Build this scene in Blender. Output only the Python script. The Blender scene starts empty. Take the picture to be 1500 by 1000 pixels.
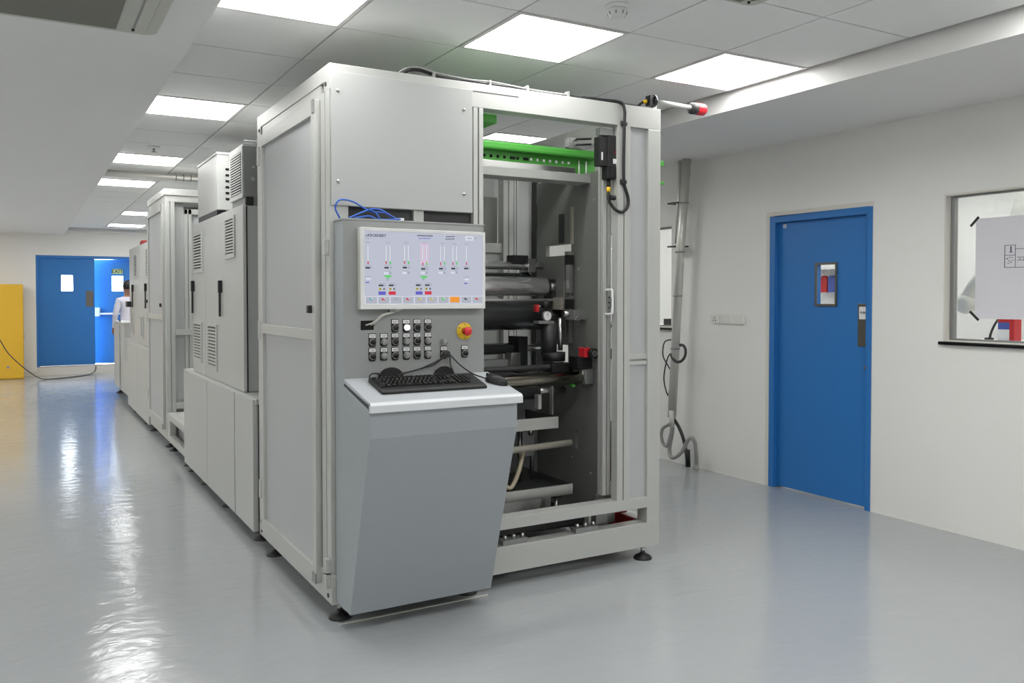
import bpy, bmesh, math, random
from mathutils import Vector, Matrix
random.seed(7)
S = bpy.context.scene
COL = S.collection
R = math.radians

# ------------------------------------------------------------------ camera
cd = bpy.data.cameras.new('camera'); cam = bpy.data.objects.new('camera', cd); COL.objects.link(cam)
cam.location = (0, 0, 1.42)
cam.rotation_euler = (math.pi/2-0.0232, 0, -0.524)
cd.sensor_width = 36; cd.lens = 1240*36/1500; cd.shift_y = -37/1500; cd.clip_start = .05; cd.clip_end = 200
S.camera = cam
# ------------------------------------------------------------------ sky outside the far doors
w = bpy.data.worlds.new('sky'); S.world = w; w.use_nodes = True
bg = w.node_tree.nodes['Background']; bg.inputs[0].default_value = (.92, .97, 1, 1); bg.inputs[1].default_value = 12.0
LIGHT = 10.8                      # radiance of the LED panels
S.view_settings.view_transform = 'Standard'; S.view_settings.look = 'None'
S.view_settings.exposure = 0.14; S.view_settings.gamma = 1; S.view_settings.use_curve_mapping = False

# ------------------------------------------------------------------ materials
def lin(c): return tuple((v/12.92 if v <= .04045 else ((v+.055)/1.055)**2.4) for v in c)
def s8(r, g, b): return lin((r/255, g/255, b/255))
MATS = {}
def mat(name, col, rough=.5, metal=0., var=.04, vscale=3., bump=0., bscale=40., spec=.5, coat=0., emit=None, es=0., trans=0., aniso=None, alpha=1.):
    m = bpy.data.materials.new(name); m.use_nodes = True; nt = m.node_tree; n = nt.nodes; l = nt.links
    b = n['Principled BSDF']
    b.inputs['Roughness'].default_value = rough; b.inputs['Metallic'].default_value = metal
    b.inputs['Specular IOR Level'].default_value = spec; b.inputs['Coat Weight'].default_value = coat
    tc = n.new('ShaderNodeTexCoord')
    if var > 0:
        no = n.new('ShaderNodeTexNoise'); no.inputs['Scale'].default_value = vscale; no.inputs['Detail'].default_value = 5
        l.new(tc.outputs['Object'], no.inputs['Vector'])
        mx = n.new('ShaderNodeMix'); mx.data_type = 'RGBA'
        mx.inputs['A'].default_value = (*[max(0, c*(1-var)) for c in col], 1); mx.inputs['B'].default_value = (*[min(1, c*(1+var)) for c in col], 1)
        l.new(no.outputs['Fac'], mx.inputs['Factor']); l.new(mx.outputs['Result'], b.inputs['Base Color'])
    else: b.inputs['Base Color'].default_value = (*col, 1)
    if bump > 0:
        nb = n.new('ShaderNodeTexNoise'); nb.inputs['Scale'].default_value = bscale; nb.inputs['Detail'].default_value = 3
        if aniso:
            mp = n.new('ShaderNodeMapping'); mp.inputs['Scale'].default_value = aniso
            l.new(tc.outputs['Object'], mp.inputs['Vector']); l.new(mp.outputs['Vector'], nb.inputs['Vector'])
        else: l.new(tc.outputs['Object'], nb.inputs['Vector'])
        bp = n.new('ShaderNodeBump'); bp.inputs['Strength'].default_value = bump; bp.inputs['Distance'].default_value = .01
        l.new(nb.outputs['Fac'], bp.inputs['Height']); l.new(bp.outputs['Normal'], b.inputs['Normal'])
    if emit: b.inputs['Emission Color'].default_value = (*emit, 1); b.inputs['Emission Strength'].default_value = es
    if trans: b.inputs['Transmission Weight'].default_value = trans; b.inputs['IOR'].default_value = 1.45
    MATS[name] = m; return m
mat('wall', s8(236, 235, 231), .85, var=.02, vscale=1.5, bump=.05, bscale=60)
mat('wall_reveal', s8(222, 218, 210), .8, var=.02)
mat('ceiling_paint', s8(236, 235, 233), .9, var=.015)
mat('tile', s8(243, 243, 241), .9, var=.02, vscale=8, bump=.08, bscale=220)
mat('grid', s8(60, 60, 60), .6)
mat('diffuser', (.9, .9, .9), .5, var=0, emit=(1, 1, .985), es=LIGHT)
mat('lightframe', s8(225, 222, 220), .5)
mat('paint', s8(189, 190, 187), .42, var=.015)          # light machine grey
mat('panel', s8(184, 186, 184), .5, var=.015)
mat('doorpanel', s8(182, 184, 185), .45, var=.015)
mat('console', s8(152, 154, 153), .45, var=.02)
mat('consoleface', s8(154, 160, 164), .4, var=.02)
mat('desktop', s8(178, 182, 186), .4, var=.01)
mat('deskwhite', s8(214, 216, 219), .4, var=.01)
mat('alu', s8(194, 195, 191), .45, metal=.3, var=.03, bump=.02, bscale=80)
mat('aludark', s8(150, 151, 150), .4, metal=.6, var=.03)
mat('pipe_metal', s8(212, 210, 205), .35, metal=.6, var=.05, vscale=8)
mat('printblue', s8(70, 90, 170), .5)
mat('steel', s8(190, 190, 188), .28, metal=1., var=.05, vscale=8)
mat('chrome', s8(228, 228, 228), .17, metal=.78, var=.01)
mat('rubber_roller', s8(52, 53, 54), .18, var=.05, spec=.6)
mat('bronze_roller', s8(130, 126, 116), .16, metal=1., var=.04)
mat('plate', s8(130, 131, 127), .45, metal=.15, var=.05, vscale=5)
mat('darkmetal', s8(62, 63, 63), .45, metal=.3, var=.06)
mat('black', s8(26, 26, 27), .5, var=.05)
mat('blackgloss', s8(20, 20, 21), .25, var=.02)
mat('hole', s8(14, 14, 14), .9, var=0)
mat('green', s8(76, 160, 62), .4, var=.03)
mat('red', s8(190, 30, 34), .35, var=.03)
mat('redglow', s8(215, 40, 52), .2, var=.02, spec=.6)
mat('redpaint', s8(150, 42, 38), .45, var=.05)
mat('yellow', s8(226, 178, 46), .5, var=.02)
mat('estop_yellow', s8(232, 190, 30), .4, var=.02)
mat('blue', s8(44, 118, 190), .45, var=.02, vscale=1.2)
mat('bluecable', s8(50, 98, 190), .4, var=.02)
mat('white', s8(232, 232, 232), .5, var=.01)
mat('plateplastic', s8(228, 227, 221), .5, var=.01)
mat('offwhite', s8(205, 205, 198), .5, var=.02)
mat('lit', (.9, .9, .9), .4, var=0, emit=(1, 1, 1), es=1.1)
mat('acplastic', s8(196, 195, 186), .5, var=.01)
mat('acgrille', s8(120, 119, 110), .7, var=.04, vscale=10)
mat('tan', s8(196, 184, 158), .45, var=.06, vscale=12)
mat('bracket', s8(176, 172, 160), .45, metal=.2, var=.03)
mat('pushplate', s8(120, 116, 108), .38, metal=.8, var=.05)
mat('greyhose', s8(150, 150, 148), .4, var=.05)
mat('skin', s8(150, 108, 88), .5, var=.03)
mat('coat', s8(214, 212, 224), .8, var=.03, vscale=12)
mat('trousers', s8(58, 60, 72), .8)
mat('hair', s8(28, 22, 22), .6)
mat('shoe', s8(30, 30, 30), .5)
mat('signgreen', s8(206, 222, 150), .5, var=.02)
mat('paper', s8(222, 220, 226), .7, var=.01)
mat('ink', s8(70, 68, 76), .7, var=.02)
mat('threshold', s8(222, 219, 212), .7)
mat('ground', s8(200, 198, 192), .9, var=.06)
mat('screen', s8(60, 62, 68), .18, var=0, emit=s8(188, 192, 208), es=.82)
for nm, c in dict(scr_white=(214, 217, 228), scr_red=(205, 50, 70), scr_green=(80, 205, 90), scr_blue=(95, 92, 190), scr_dark=(58, 60, 70), scr_grey=(160, 165, 178), scr_orange=(235, 150, 50), scr_pink=(215, 190, 214), scr_btn=(172, 176, 188), scr_cyan=(90, 170, 190), scr_yellow=(196, 180, 70)).items():
    mat(nm, s8(*[v*.3 for v in c]), .18, var=0, emit=s8(*c), es=.85)
# window glass: clear pane
def glass(name, tint=(1, 1, 1)):
    m = bpy.data.materials.new(name); m.use_nodes = True; nt = m.node_tree; n = nt.nodes
    n.remove(n['Principled BSDF'])
    o = n['Material Output']; t = n.new('ShaderNodeBsdfTransparent'); t.inputs[0].default_value = (*tint, 1)
    g = n.new('ShaderNodeBsdfGlossy'); g.inputs['Roughness'].default_value = .02
    lw = n.new('ShaderNodeLayerWeight'); lw.inputs['Blend'].default_value = .5
    fr = n.new('ShaderNodeMath'); fr.operation = 'POWER'; fr.inputs[1].default_value = 4; nt.links.new(lw.outputs['Facing'], fr.inputs[0])
    fr2 = n.new('ShaderNodeMapRange'); fr2.inputs['To Min'].default_value = .03; fr2.inputs['To Max'].default_value = .8; nt.links.new(fr.outputs[0], fr2.inputs['Value']); fr = fr2
    mx = n.new('ShaderNodeMixShader'); nt.links.new(fr.outputs[0], mx.inputs[0]); nt.links.new(t.outputs[0], mx.inputs[1]); nt.links.new(g.outputs[0], mx.inputs[2])
    nt.links.new(mx.outputs[0], o.inputs[0]); MATS[name] = m
glass('glass', (.95, .96, .96))
# epoxy floor with trowelled waves
def floor_mat():
    m = bpy.data.materials.new('epoxy'); m.use_nodes = True; nt = m.node_tree; n = nt.nodes; l = nt.links; b = n['Principled BSDF']
    tc = n.new('ShaderNodeTexCoord')
    n1 = n.new('ShaderNodeTexNoise'); n1.inputs['Scale'].default_value = .9; n1.inputs['Detail'].default_value = 6
    l.new(tc.outputs['Object'], n1.inputs['Vector'])
    cr = n.new('ShaderNodeMix'); cr.data_type = 'RGBA'; cr.inputs['A'].default_value = (*s8(163, 166, 168), 1); cr.inputs['B'].default_value = (*s8(174, 177, 178), 1)
    l.new(n1.outputs['Fac'], cr.inputs['Factor']); l.new(cr.outputs['Result'], b.inputs['Base Color'])
    n3 = n.new('ShaderNodeTexNoise'); n3.inputs['Scale'].default_value = 2.2; n3.inputs['Detail'].default_value = 3
    l.new(tc.outputs['Object'], n3.inputs['Vector'])
    rr = n.new('ShaderNodeMapRange'); rr.inputs['To Min'].default_value = .08; rr.inputs['To Max'].default_value = .18
    l.new(n3.outputs['Fac'], rr.inputs['Value']); l.new(rr.outputs['Result'], b.inputs['Roughness'])
    mp = n.new('ShaderNodeMapping'); mp.inputs['Scale'].default_value = (1, 1.6, 1); mp.inputs['Rotation'].default_value = (0, 0, .5)
    l.new(tc.outputs['Object'], mp.inputs['Vector'])
    n2 = n.new('ShaderNodeTexNoise'); n2.inputs['Scale'].default_value = 7; n2.inputs['Detail'].default_value = 4; n2.inputs['Distortion'].default_value = .6
    l.new(mp.outputs['Vector'], n2.inputs['Vector'])
    bp = n.new('ShaderNodeBump'); bp.inputs['Strength'].default_value = .24; bp.inputs['Distance'].default_value = .012
    l.new(n2.outputs['Fac'], bp.inputs['Height']); l.new(bp.outputs['Normal'], b.inputs['Normal'])
    b.inputs['Specular IOR Level'].default_value = .7
    MATS['epoxy'] = m
floor_mat()

# ------------------------------------------------------------------ mesh helpers
ORG = {}          # object name -> world origin its children are measured from
class MB:
    def __init__(s): s.v = []; s.f = []; s.m = []; s.cur = 0; s.sm = []
    def add(s, vs, fs, smooth=False):
        o = len(s.v); s.v += [tuple(v) for v in vs]
        for f in fs: s.f.append(tuple(i+o for i in f)); s.m.append(s.cur); s.sm.append(smooth)
        return s
    def box(s, x0, x1, y0, y1, z0, z1):
        x0, x1 = min(x0, x1), max(x0, x1); y0, y1 = min(y0, y1), max(y0, y1); z0, z1 = min(z0, z1), max(z0, z1)
        return s.add([(x0,y0,z0),(x1,y0,z0),(x1,y1,z0),(x0,y1,z0),(x0,y0,z1),(x1,y0,z1),(x1,y1,z1),(x0,y1,z1)],
              [(0,3,2,1),(4,5,6,7),(0,1,5,4),(1,2,6,5),(2,3,7,6),(3,0,4,7)])
    def prism(s, poly, ax, a, b):          # poly in the two other axes (cyclic order y,z / z,x->x,z / x,y)
        def P(u, v, t): return {'x': (t, u, v), 'y': (u, t, v), 'z': (u, v, t)}[ax]
        n = len(poly)
        ar = sum(poly[i][0]*poly[(i+1)%n][1]-poly[(i+1)%n][0]*poly[i][1] for i in range(n))
        if (ar < 0) != (ax == 'y'): poly = poly[::-1]
        vs = [P(u, v, a) for u, v in poly]+[P(u, v, b) for u, v in poly]
        fl = (b < a)
        fs = [tuple(range(n))[::-1], tuple(range(n, 2*n))]+[(i, (i+1)%n, n+(i+1)%n, n+i) for i in range(n)]
        if fl: fs = [f[::-1] for f in fs]
        return s.add(vs, fs)
    def cyl(s, p0, p1, r, n=20, r2=None, caps=True):
        return s.tube([p0, p1], r if r2 is None else [r, r2], n, caps)
    def tube(s, pts, r, n=8, caps=True):
        pts = [Vector(p) for p in pts]; k = len(pts); rs = r if isinstance(r, (list, tuple)) else [r]*k
        up = None; o = []
        for i, p in enumerate(pts):
            t = (pts[min(i+1, k-1)]-pts[max(i-1, 0)]).normalized()
            if up is None:
                a = Vector((0, 0, 1)) if abs(t.z) < .9 else Vector((1, 0, 0)); up = (a-t*a.dot(t)).normalized()
            else: up = (up-t*up.dot(t)).normalized()
            sd = t.cross(up)
            o += [tuple(p+(up*math.cos(2*math.pi*j/n)+sd*math.sin(2*math.pi*j/n))*rs[i]) for j in range(n)]
        fs = [(i*n+j, i*n+(j+1)%n, (i+1)*n+(j+1)%n, (i+1)*n+j) for i in range(k-1) for j in range(n)]
        base = len(s.v); s.add(o, fs, True)
        if caps:
            s.f.append(tuple(base+j for j in range(n))[::-1]); s.f.append(tuple(base+(k-1)*n+j for j in range(n))); s.m += [s.cur]*2; s.sm += [False]*2
        return s
    def lathe(s, prof, c, ax='z', n=24):   # prof [(r,h)]
        c = Vector(c); o = []
        for r, h in prof:
            for j in range(n):
                a = 2*math.pi*j/n; u, v = r*math.cos(a), r*math.sin(a)
                o.append(tuple(c+Vector({'z': (u, v, h), 'x': (h, u, v), 'y': (u, h, v)}[ax])))
        k = len(prof)
        fs = [(i*n+j, i*n+(j+1)%n, (i+1)*n+(j+1)%n, (i+1)*n+j) for i in range(k-1) for j in range(n)]
        base = len(s.v); s.add(o, fs, True)
        s.f.append(tuple(base+j for j in range(n))[::-1]); s.f.append(tuple(base+(k-1)*n+j for j in range(n))); s.m += [s.cur]*2; s.sm += [False]*2
        return s
    def grid(s, ax, a0, a1, u0, u1, v0, v1, holes=()):   # plate with rectangular holes
        us = sorted({u0, u1, *[h[0] for h in holes], *[h[1] for h in holes]}); us = [u for u in us if u0 <= u <= u1]
        vs = sorted({v0, v1, *[h[2] for h in holes], *[h[3] for h in holes]}); vs = [v for v in vs if v0 <= v <= v1]
        def P(t, u, v): return {'x': (t, u, v), 'y': (u, t, v), 'z': (u, v, t)}[ax]
        def solid(i, j):
            if i < 0 or j < 0 or i >= len(us)-1 or j >= len(vs)-1: return False
            cu, cv = (us[i]+us[i+1])/2, (vs[j]+vs[j+1])/2
            return not any(h[0] < cu < h[1] and h[2] < cv < h[3] for h in holes)
        for i in range(len(us)-1):
            for j in range(len(vs)-1):
                if not solid(i, j): continue
                A, B, C, D = us[i], us[i+1], vs[j], vs[j+1]
                fs = [(3,2,1,0), (4,5,6,7)]
                if not solid(i, j-1): fs.append((0,1,5,4))
                if not solid(i+1, j): fs.append((1,2,6,5))
                if not solid(i, j+1): fs.append((2,3,7,6))
                if not solid(i-1, j): fs.append((3,0,4,7))
                if ax == 'y': fs = [f[::-1] for f in fs]
                s.add([P(a0,A,C),P(a0,B,C),P(a0,B,D),P(a0,A,D),P(a1,A,C),P(a1,B,C),P(a1,B,D),P(a1,A,D)], fs)
        return s
    def mesh(s, name, mats, off=(0, 0, 0)):
        me = bpy.data.meshes.new(name)
        me.from_pydata([(v[0]-off[0], v[1]-off[1], v[2]-off[2]) for v in s.v], [], s.f)
        for m in (mats if isinstance(mats, (list, tuple)) else [mats]): me.materials.append(MATS[m])
        me.polygons.foreach_set('material_index', s.m); me.polygons.foreach_set('use_smooth', s.sm); me.update()
        return me
    def build(s, name, mats, parent=None, bev=0., off=None, weld=False):
        if off is None: off = ORG[parent.name] if parent else (0, 0, 0)
        me = s.mesh(name, mats, off)
        if weld or bev:
            b = bmesh.new(); b.from_mesh(me); bmesh.ops.remove_doubles(b, verts=b.verts, dist=1e-5); b.to_mesh(me); b.free()
        return link(name, me, parent, bev, off, loc=None if parent else off)
def link(name, me, parent=None, bev=0., off=(0, 0, 0), loc=None):
    o = bpy.data.objects.new(name, me); COL.objects.link(o)
    if parent: o.parent = parent
    if loc: o.location = loc
    ORG[o.name] = tuple(off)
    if bev:
        b = o.modifiers.new('edge', 'BEVEL'); b.width = bev; b.segments = 2; b.limit_method = 'ANGLE'; b.angle_limit = R(40); b.harden_normals = False
    return o
def thing(name, label, cat, loc=(0, 0, 0), group=None):
    o = bpy.data.objects.new(name, None); COL.objects.link(o); o.location = loc; o.empty_display_size = .1
    ORG[o.name] = tuple(loc); return tag(o, label, cat, group)
def tag(o, label, cat, group=None):
    o['label'] = label; o['category'] = cat
    if group: o['group'] = group
    return o
def struct(o, label=None):
    o['kind'] = 'structure'
    if label: o['label'] = label
    return o
def lab(o, label): o['label'] = label; return o
def solo(mb, name, mats, label, cat, base, bev=0., group=None):     # a thing that is one mesh, origin at its base
    return tag(mb.build(name, mats, None, bev, off=base), label, cat, group)
def B(*a): return MB().box(*a)
def spline(pts, n=8):            # Catmull-Rom
    P = [Vector(p) for p in pts]; P = [2*P[0]-P[1]]+P+[2*P[-1]-P[-2]]; out = []
    for i in range(1, len(P)-2):
        for k in range(n):
            t = k/n; a, b, c, d = P[i-1], P[i], P[i+1], P[i+2]
            out.append(.5*((2*b)+(-a+c)*t+(2*a-5*b+4*c-d)*t*t+(-a+3*b-3*c+d)*t**3))
    out.append(P[-2]); return out
def slotted(x0, x1, y0, y1, sides, w=.008, d=.012, two=False):     # aluminium profile section with T-slots on chosen sides
    def cuts(a, b):
        L = b-a; q = [a+L/2] if not two else [a+L*.25, a+L*.75]
        return q
    p = []
    p.append((x0, y0))
    if '-y' in sides:
        for c in cuts(x0, x1): p += [(c-w/2, y0), (c-w/2, y0+d), (c+w/2, y0+d), (c+w/2, y0)]
    p.append((x1, y0))
    if '+x' in sides:
        for c in cuts(y0, y1): p += [(x1, c-w/2), (x1-d, c-w/2), (x1-d, c+w/2), (x1, c+w/2)]
    p.append((x1, y1))
    if '+y' in sides:
        for c in cuts(x0, x1)[::-1]: p += [(c+w/2, y1), (c+w/2, y1-d), (c-w/2, y1-d), (c-w/2, y1)]
    p.append((x0, y1))
    if '-x' in sides:
        for c in cuts(y0, y1)[::-1]: p += [(x0, c+w/2), (x0+d, c+w/2), (x0+d, c-w/2), (x0, c-w/2)]
    return p
def text(body, size, name, m, parent, M, extrude=.0008, off=None):   # flat lettering, as a mesh
    c = bpy.data.curves.new(name, 'FONT'); c.body = body; c.size = size; c.align_x = 'CENTER'; c.align_y = 'CENTER'; c.extrude = extrude; c.offset = size*.02; c.resolution_u = 3
    t = bpy.data.objects.new(name, c); COL.objects.link(t); bpy.context.view_layer.update()
    me = bpy.data.meshes.new_from_object(t.evaluated_get(bpy.context.evaluated_depsgraph_get()))
    bpy.data.objects.remove(t); bpy.data.curves.remove(c)
    o_ = off if off is not None else ORG[parent.name]
    me.transform(Matrix.Translation(-Vector(o_)) @ M); me.materials.clear(); me.materials.append(MATS[m])
    return link(name, me, parent, 0, o_)
def face_y(x, y, z): return Matrix.Translation((x, y, z)) @ Matrix.Rotation(R(90), 4, 'X')        # readable from -y
def face_x(x, y, z): return Matrix.Translation((x, y, z)) @ Matrix.Rotation(R(-90), 4, 'Z') @ Matrix.Rotation(R(90), 4, 'X')   # readable from -x

# ================================================================== the room
XR, YF = 4.833, 17.4             # right wall, far wall
ZC, ZS = 2.65, 2.54              # tile ceiling, plaster soffits
struct(MB().box(-4, 8.2, -5, YF+.2, -.1, 0).build('floor', 'epoxy'), 'glossy grey epoxy floor')
struct(MB().box(-6, 9, YF+.2, YF+14, -.12, -.02).build('floor_outside', 'ground'), 'pale concrete ground outside the far doors')
DOOR1 = (3.63, 4.525, 0, 2.027); WIN1 = (1.5, 3.135, 1.147, 2.036); WIN2 = (5.617, 6.75, 1.15, 2.031)
wr = struct(MB().grid('x', XR, XR+.13, -5, YF, 0, 2.8, [DOOR1, WIN1, WIN2]).build('wall_right', 'wall', weld=True))
D2 = (.207, 2.11, .15, 2.165)
wf = struct(MB().grid('y', YF, YF+.2, -4, 8.2, 0, 2.8, [D2]).build('wall_far', 'wall', weld=True))
struct(MB().box(-4.12, -4, -5, YF+.2, 0, 2.8).build('wall_left', 'wall'))
struct(MB().box(-4.12, 8.2, -5.12, -5, 0, 2.8).build('wall_back', 'wall'))
# annex room behind the right wall
struct(MB().box(8.08, 8.2, -5, YF, 0, 2.8).build('wall_annex_right', 'wall'))
struct(MB().box(XR+.13, 8.08, 7.6, 7.72, 0, 2.8).build('wall_annex_far', 'wall'))
ce = struct(MB().box(-4, XR+.13, -5, YF, 2.70, 2.85).build('ceiling', 'grid'), 'suspended ceiling of square mineral tiles between plaster soffits')
struct(MB().box(XR+.13, 8.08, -5, 7.6, 2.62, 2.8).build('ceiling_annex', 'ceiling_paint'))
B(-4, .664, -5, YF, ZS, 2.70).build('soffit', 'ceiling_paint', ce)
B(3.70, XR, -5, YF, ZS, 2.70).build('soffit', 'ceiling_paint', ce)
B(.655, 3.70, YF-.28, YF, 2.60, 2.70).build('soffit', 'ceiling_paint', ce)
GX, GY = 1.27, 2.57
lights = {(-1, 1): 'square LED ceiling panel nearest the camera beside the left soffit', (1, 1): 'large square LED ceiling panel over the front of the machine',
 (3, 1): 'square LED ceiling panel washing the right soffit near the smoke detector', (3, -2): 'LED ceiling panel cut by the top right picture corner',
 (-1, 5): 'second LED ceiling panel along the left soffit', (3, 5): 'LED ceiling panel seen through the open machine frame above the green beam',
 (-1, 9): 'third LED ceiling panel along the left soffit behind a sprinkler', (-1, 12): 'fourth LED ceiling panel along the left soffit just past the duct',
 (0, 18): 'small far LED ceiling panel next to the second machine frame', (0, 22): 'farthest LED ceiling panel in front of the far wall'}
hid = [(3, 17), (3, 21), (2, 14), (1, 9), (3, 9), (3, 13), (2, 18), (-1, -2), (1, -2), (-1, -6), (1, -6), (3, -6), (-1, -10), (3, -10), (2, 22)]  # cells of unseen panels added to raise the overall light level
t_me = B(-.2952, .2952, -.2952, .2952, 0, .014).mesh('ceiling_tile', 'tile')
f_me = MB().grid('z', -.004, .02, -.297, .297, -.297, .297, [(-.277, .277, -.277, .277)]).mesh('frame', 'lightframe')
d_me = B(-.277, .277, -.277, .277, .001, .012).mesh('diffuser', 'diffuser')
for j in range(-12, 25):
    for i in range(-1, 4):
        cx, cy = GX+.6*i+.3, GY+.6*j+.3
        if cy > YF-.4: continue
        if (i, j) in lights or (i, j) in hid:
            t = thing('ceiling_light', lights.get((i, j), 'square LED ceiling panel hidden from the camera'), 'ceiling light', (cx, cy, ZC), 'LED ceiling panels' if (i, j) in lights else 'LED ceiling panels out of view')
            link('frame', f_me, t); link('diffuser', d_me, t)
        else:
            link('ceiling_tile', t_me, ce, loc=(cx, cy, ZC))
mb = MB()
for i in range(-1, 5): mb.box(GX+.6*i-.012, GX+.6*i+.012, -5, YF, ZC+.016, ZC+.05)
for j in range(-12, 25): mb.box(.66, 3.69, GY+.6*j-.012, GY+.6*j+.012, ZC+.016, ZC+.05)
mb.build('ceiling_grid', 'grid', ce)
for k in range(9):                # unseen panels added in the left soffit as fill light
    for cx in (-1.9, -3.3):
        t = thing('ceiling_light', 'square LED ceiling panel in the left soffit beyond the picture edge', 'ceiling light', (cx, -3.6+2.4*k, ZS-.021), 'LED panels in the left soffit')
        link('frame', f_me, t); link('diffuser', d_me, t)
for yy in (10.8, 13.2, 15.6):  # more unseen panels added to brighten the far end
    t = thing('ceiling_light', 'square LED ceiling panel in the left soffit beyond the picture edge', 'ceiling light', (-1.0, yy, ZS-.021), 'LED panels in the left soffit')
    link('frame', f_me, t); link('diffuser', d_me, t)
# unseen panels added to brighten the annex
for k, (cx, cy) in enumerate([(5.7, -.6), (5.7, 1.2), (5.7, 3.0), (5.7, 4.8), (5.7, 6.6), (7.2, -.6), (7.2, 1.2), (7.2, 3.0), (7.2, 4.8), (7.2, 6.6)]):
    t = thing('ceiling_light', 'square LED ceiling panel in the annex behind the right wall', 'ceiling light', (cx, cy, 2.60), 'annex LED panels')
    link('frame', f_me, t); link('diffuser', d_me, t)

# ---- blue door in the right wall
y0, y1, _, zt = DOOR1
d = MB(); X = XR
d.box(X-.006, X+.10, y0+.0, y0+.045, 0, zt-.015); d.box(X-.006, X+.10, y1-.06, y1-.012, 0, zt-.015); d.box(X-.006, X+.10, y0+.045, y1-.06, zt-.062, zt-.015)
d1 = struct(d.build('door_1', 'blue', None, .003, off=(X, (y0+y1)/2, 0)), 'blue flush door with small vision panel and steel push plate')
VP = (3.945, 4.115, 1.362, 1.648)
lf = MB().grid('x', X+.035, X+.08, y0+.048, y1-.063, .012, zt-.065, [VP]).build('door_leaf', 'blue', d1, weld=True)
fr = MB().grid('x', X+.026, X+.036, VP[0]-.008, VP[1]+.008, VP[2]-.010, VP[3]+.010, [(VP[0]+.006, VP[1]-.006, VP[2]+.006, VP[3]-.006)]).build('vision_frame', 'pushplate', lf)
B(X+.055, X+.060, VP[0], VP[1], VP[2], VP[3]).build('vision_pane', 'glass', lf)
pp = B(X+.029, X+.036, y0+.055, y0+.135, 1.085, 1.372).build('push_plate', 'pushplate', lf, .001)
st = B(X+.026, X+.030, y0+.058, y0+.122, 1.268, 1.352).build('sticker', 'white', lf)
text('PUSH', .020, 'sticker_lettering', 'ink', lf, face_x(X+.0255, y0+.090, 1.312))
lk = MB().lathe([(.001, -.012), (.016, -.012), (.018, 0)], (X+.035, y0+.066, .945), 'x', 16).build('lock_cylinder', 'pushplate', lf)
B(X+.030, X+.036, y1-.135, y1-.11, 1.925, 1.950).build('plate_sticker', 'white', lf); B(X+.0285, X+.0302, y1-.127, y1-.118, 1.933, 1.942).build('sticker_mark', 'ink', lf)
mb = MB().grid('x', X-.004, X, y0-.002, y1+.022, 0, zt+.018, [(y0-.0, y1-.010, -1, zt-.012)])
struct(mb.build('trim_1', 'wall_reveal'), 'pale putty line around the blue door frame')

# ---- windows in the right wall
def window(n, W, label):
    y0, y1, z0, z1 = W; X = XR
    o = struct(MB().grid('x', X+.052, X+.085, y0, y1, z0, z1, [(y0+.03, y1-.03, z0+.02, z1-.02)]).build('window_%d' % n, 'aludark', None, 0, off=(X, (y0+y1)/2, z0), weld=True), label)
    MB().grid('x', X+.002, X+.128, y0+.001, y1-.001, z0+.001, z1-.001, [(y0+.008, y1-.008, z0+.008, z1-.008)]).build('reveal_lining', 'wall_reveal', o, weld=True)
    B(X+.066, X+.072, y0+.03, y1-.03, z0+.02, z1-.02).build('pane', 'glass', o)
    B(X-.025, X+.05, y0-.02, y1+.018, z0-.018, z0+.002).build('sill', 'blackgloss', o, .003)
    return o
window(1, WIN1, 'interior window with black sill and taped paper'); window(2, WIN2, 'interior window half hidden behind the machine')
pz0, pz1 = 1.29, 1.88
pa = thing('paper_notice', 'white paper sheet taped to the window pane, small line drawing on it', 'paper', (XR+.06, 2.5, pz0))
B(XR+.0605, XR+.0655, 2.10, 2.976, pz0, pz1).build('sheet', 'paper', pa)
for (ya, za, yb, zb) in [(3.008, 1.838, 2.958, 1.890), (3.006, 1.332, 2.952, 1.280)]:
    L = Vector((0, yb-ya, zb-za)).normalized(); N = Vector((0, -L.z, L.y))*.0075; A = Vector((XR+.0585, ya, za)); C_ = Vector((XR+.0585, yb, zb)); T = Vector((.002, 0, 0))
    MB().add([A-N, C_-N, C_+N, A+N, A-N+T, C_-N+T, C_+N+T, A+N+T], [(0,1,2,3),(7,6,5,4),(0,4,5,1),(1,5,6,2),(2,6,7,3),(3,7,4,0)]).build('tape_strip', 'black', pa)
mb = MB(); x = XR+.0597
def ln(ya, yb, za, zb): mb.box(x, x+.0008, ya, yb, za, zb)
for q in [(2.742, 2.745), (2.801, 2.805)]: ln(q[0], q[1], 1.585, 1.715)
for q in (1.585, 1.655, 1.712): ln(2.742, 2.805, q, q+.003)
ln(2.765, 2.772, 1.672, 1.708); ln(2.758, 2.778, 1.672, 1.676)
for k in range(9): yy = 2.755+.004*k; zz = 1.625+.018*math.sin(k*1.9); ln(yy, yy+.008, zz, zz+.004)
ln(2.60, 2.742, 1.585, 1.588); ln(2.60, 2.742, 1.69, 1.693)
for k in range(5): ln(2.715-.022*k, 2.733-.022*k, 1.625, 1.628); ln(2.715-.022*k, 2.733-.022*k, 1.642, 1.645); ln(2.715-.022*k, 2.718-.022*k, 1.625, 1.645)
mb.build('line_drawing', 'ink', pa)

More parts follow.
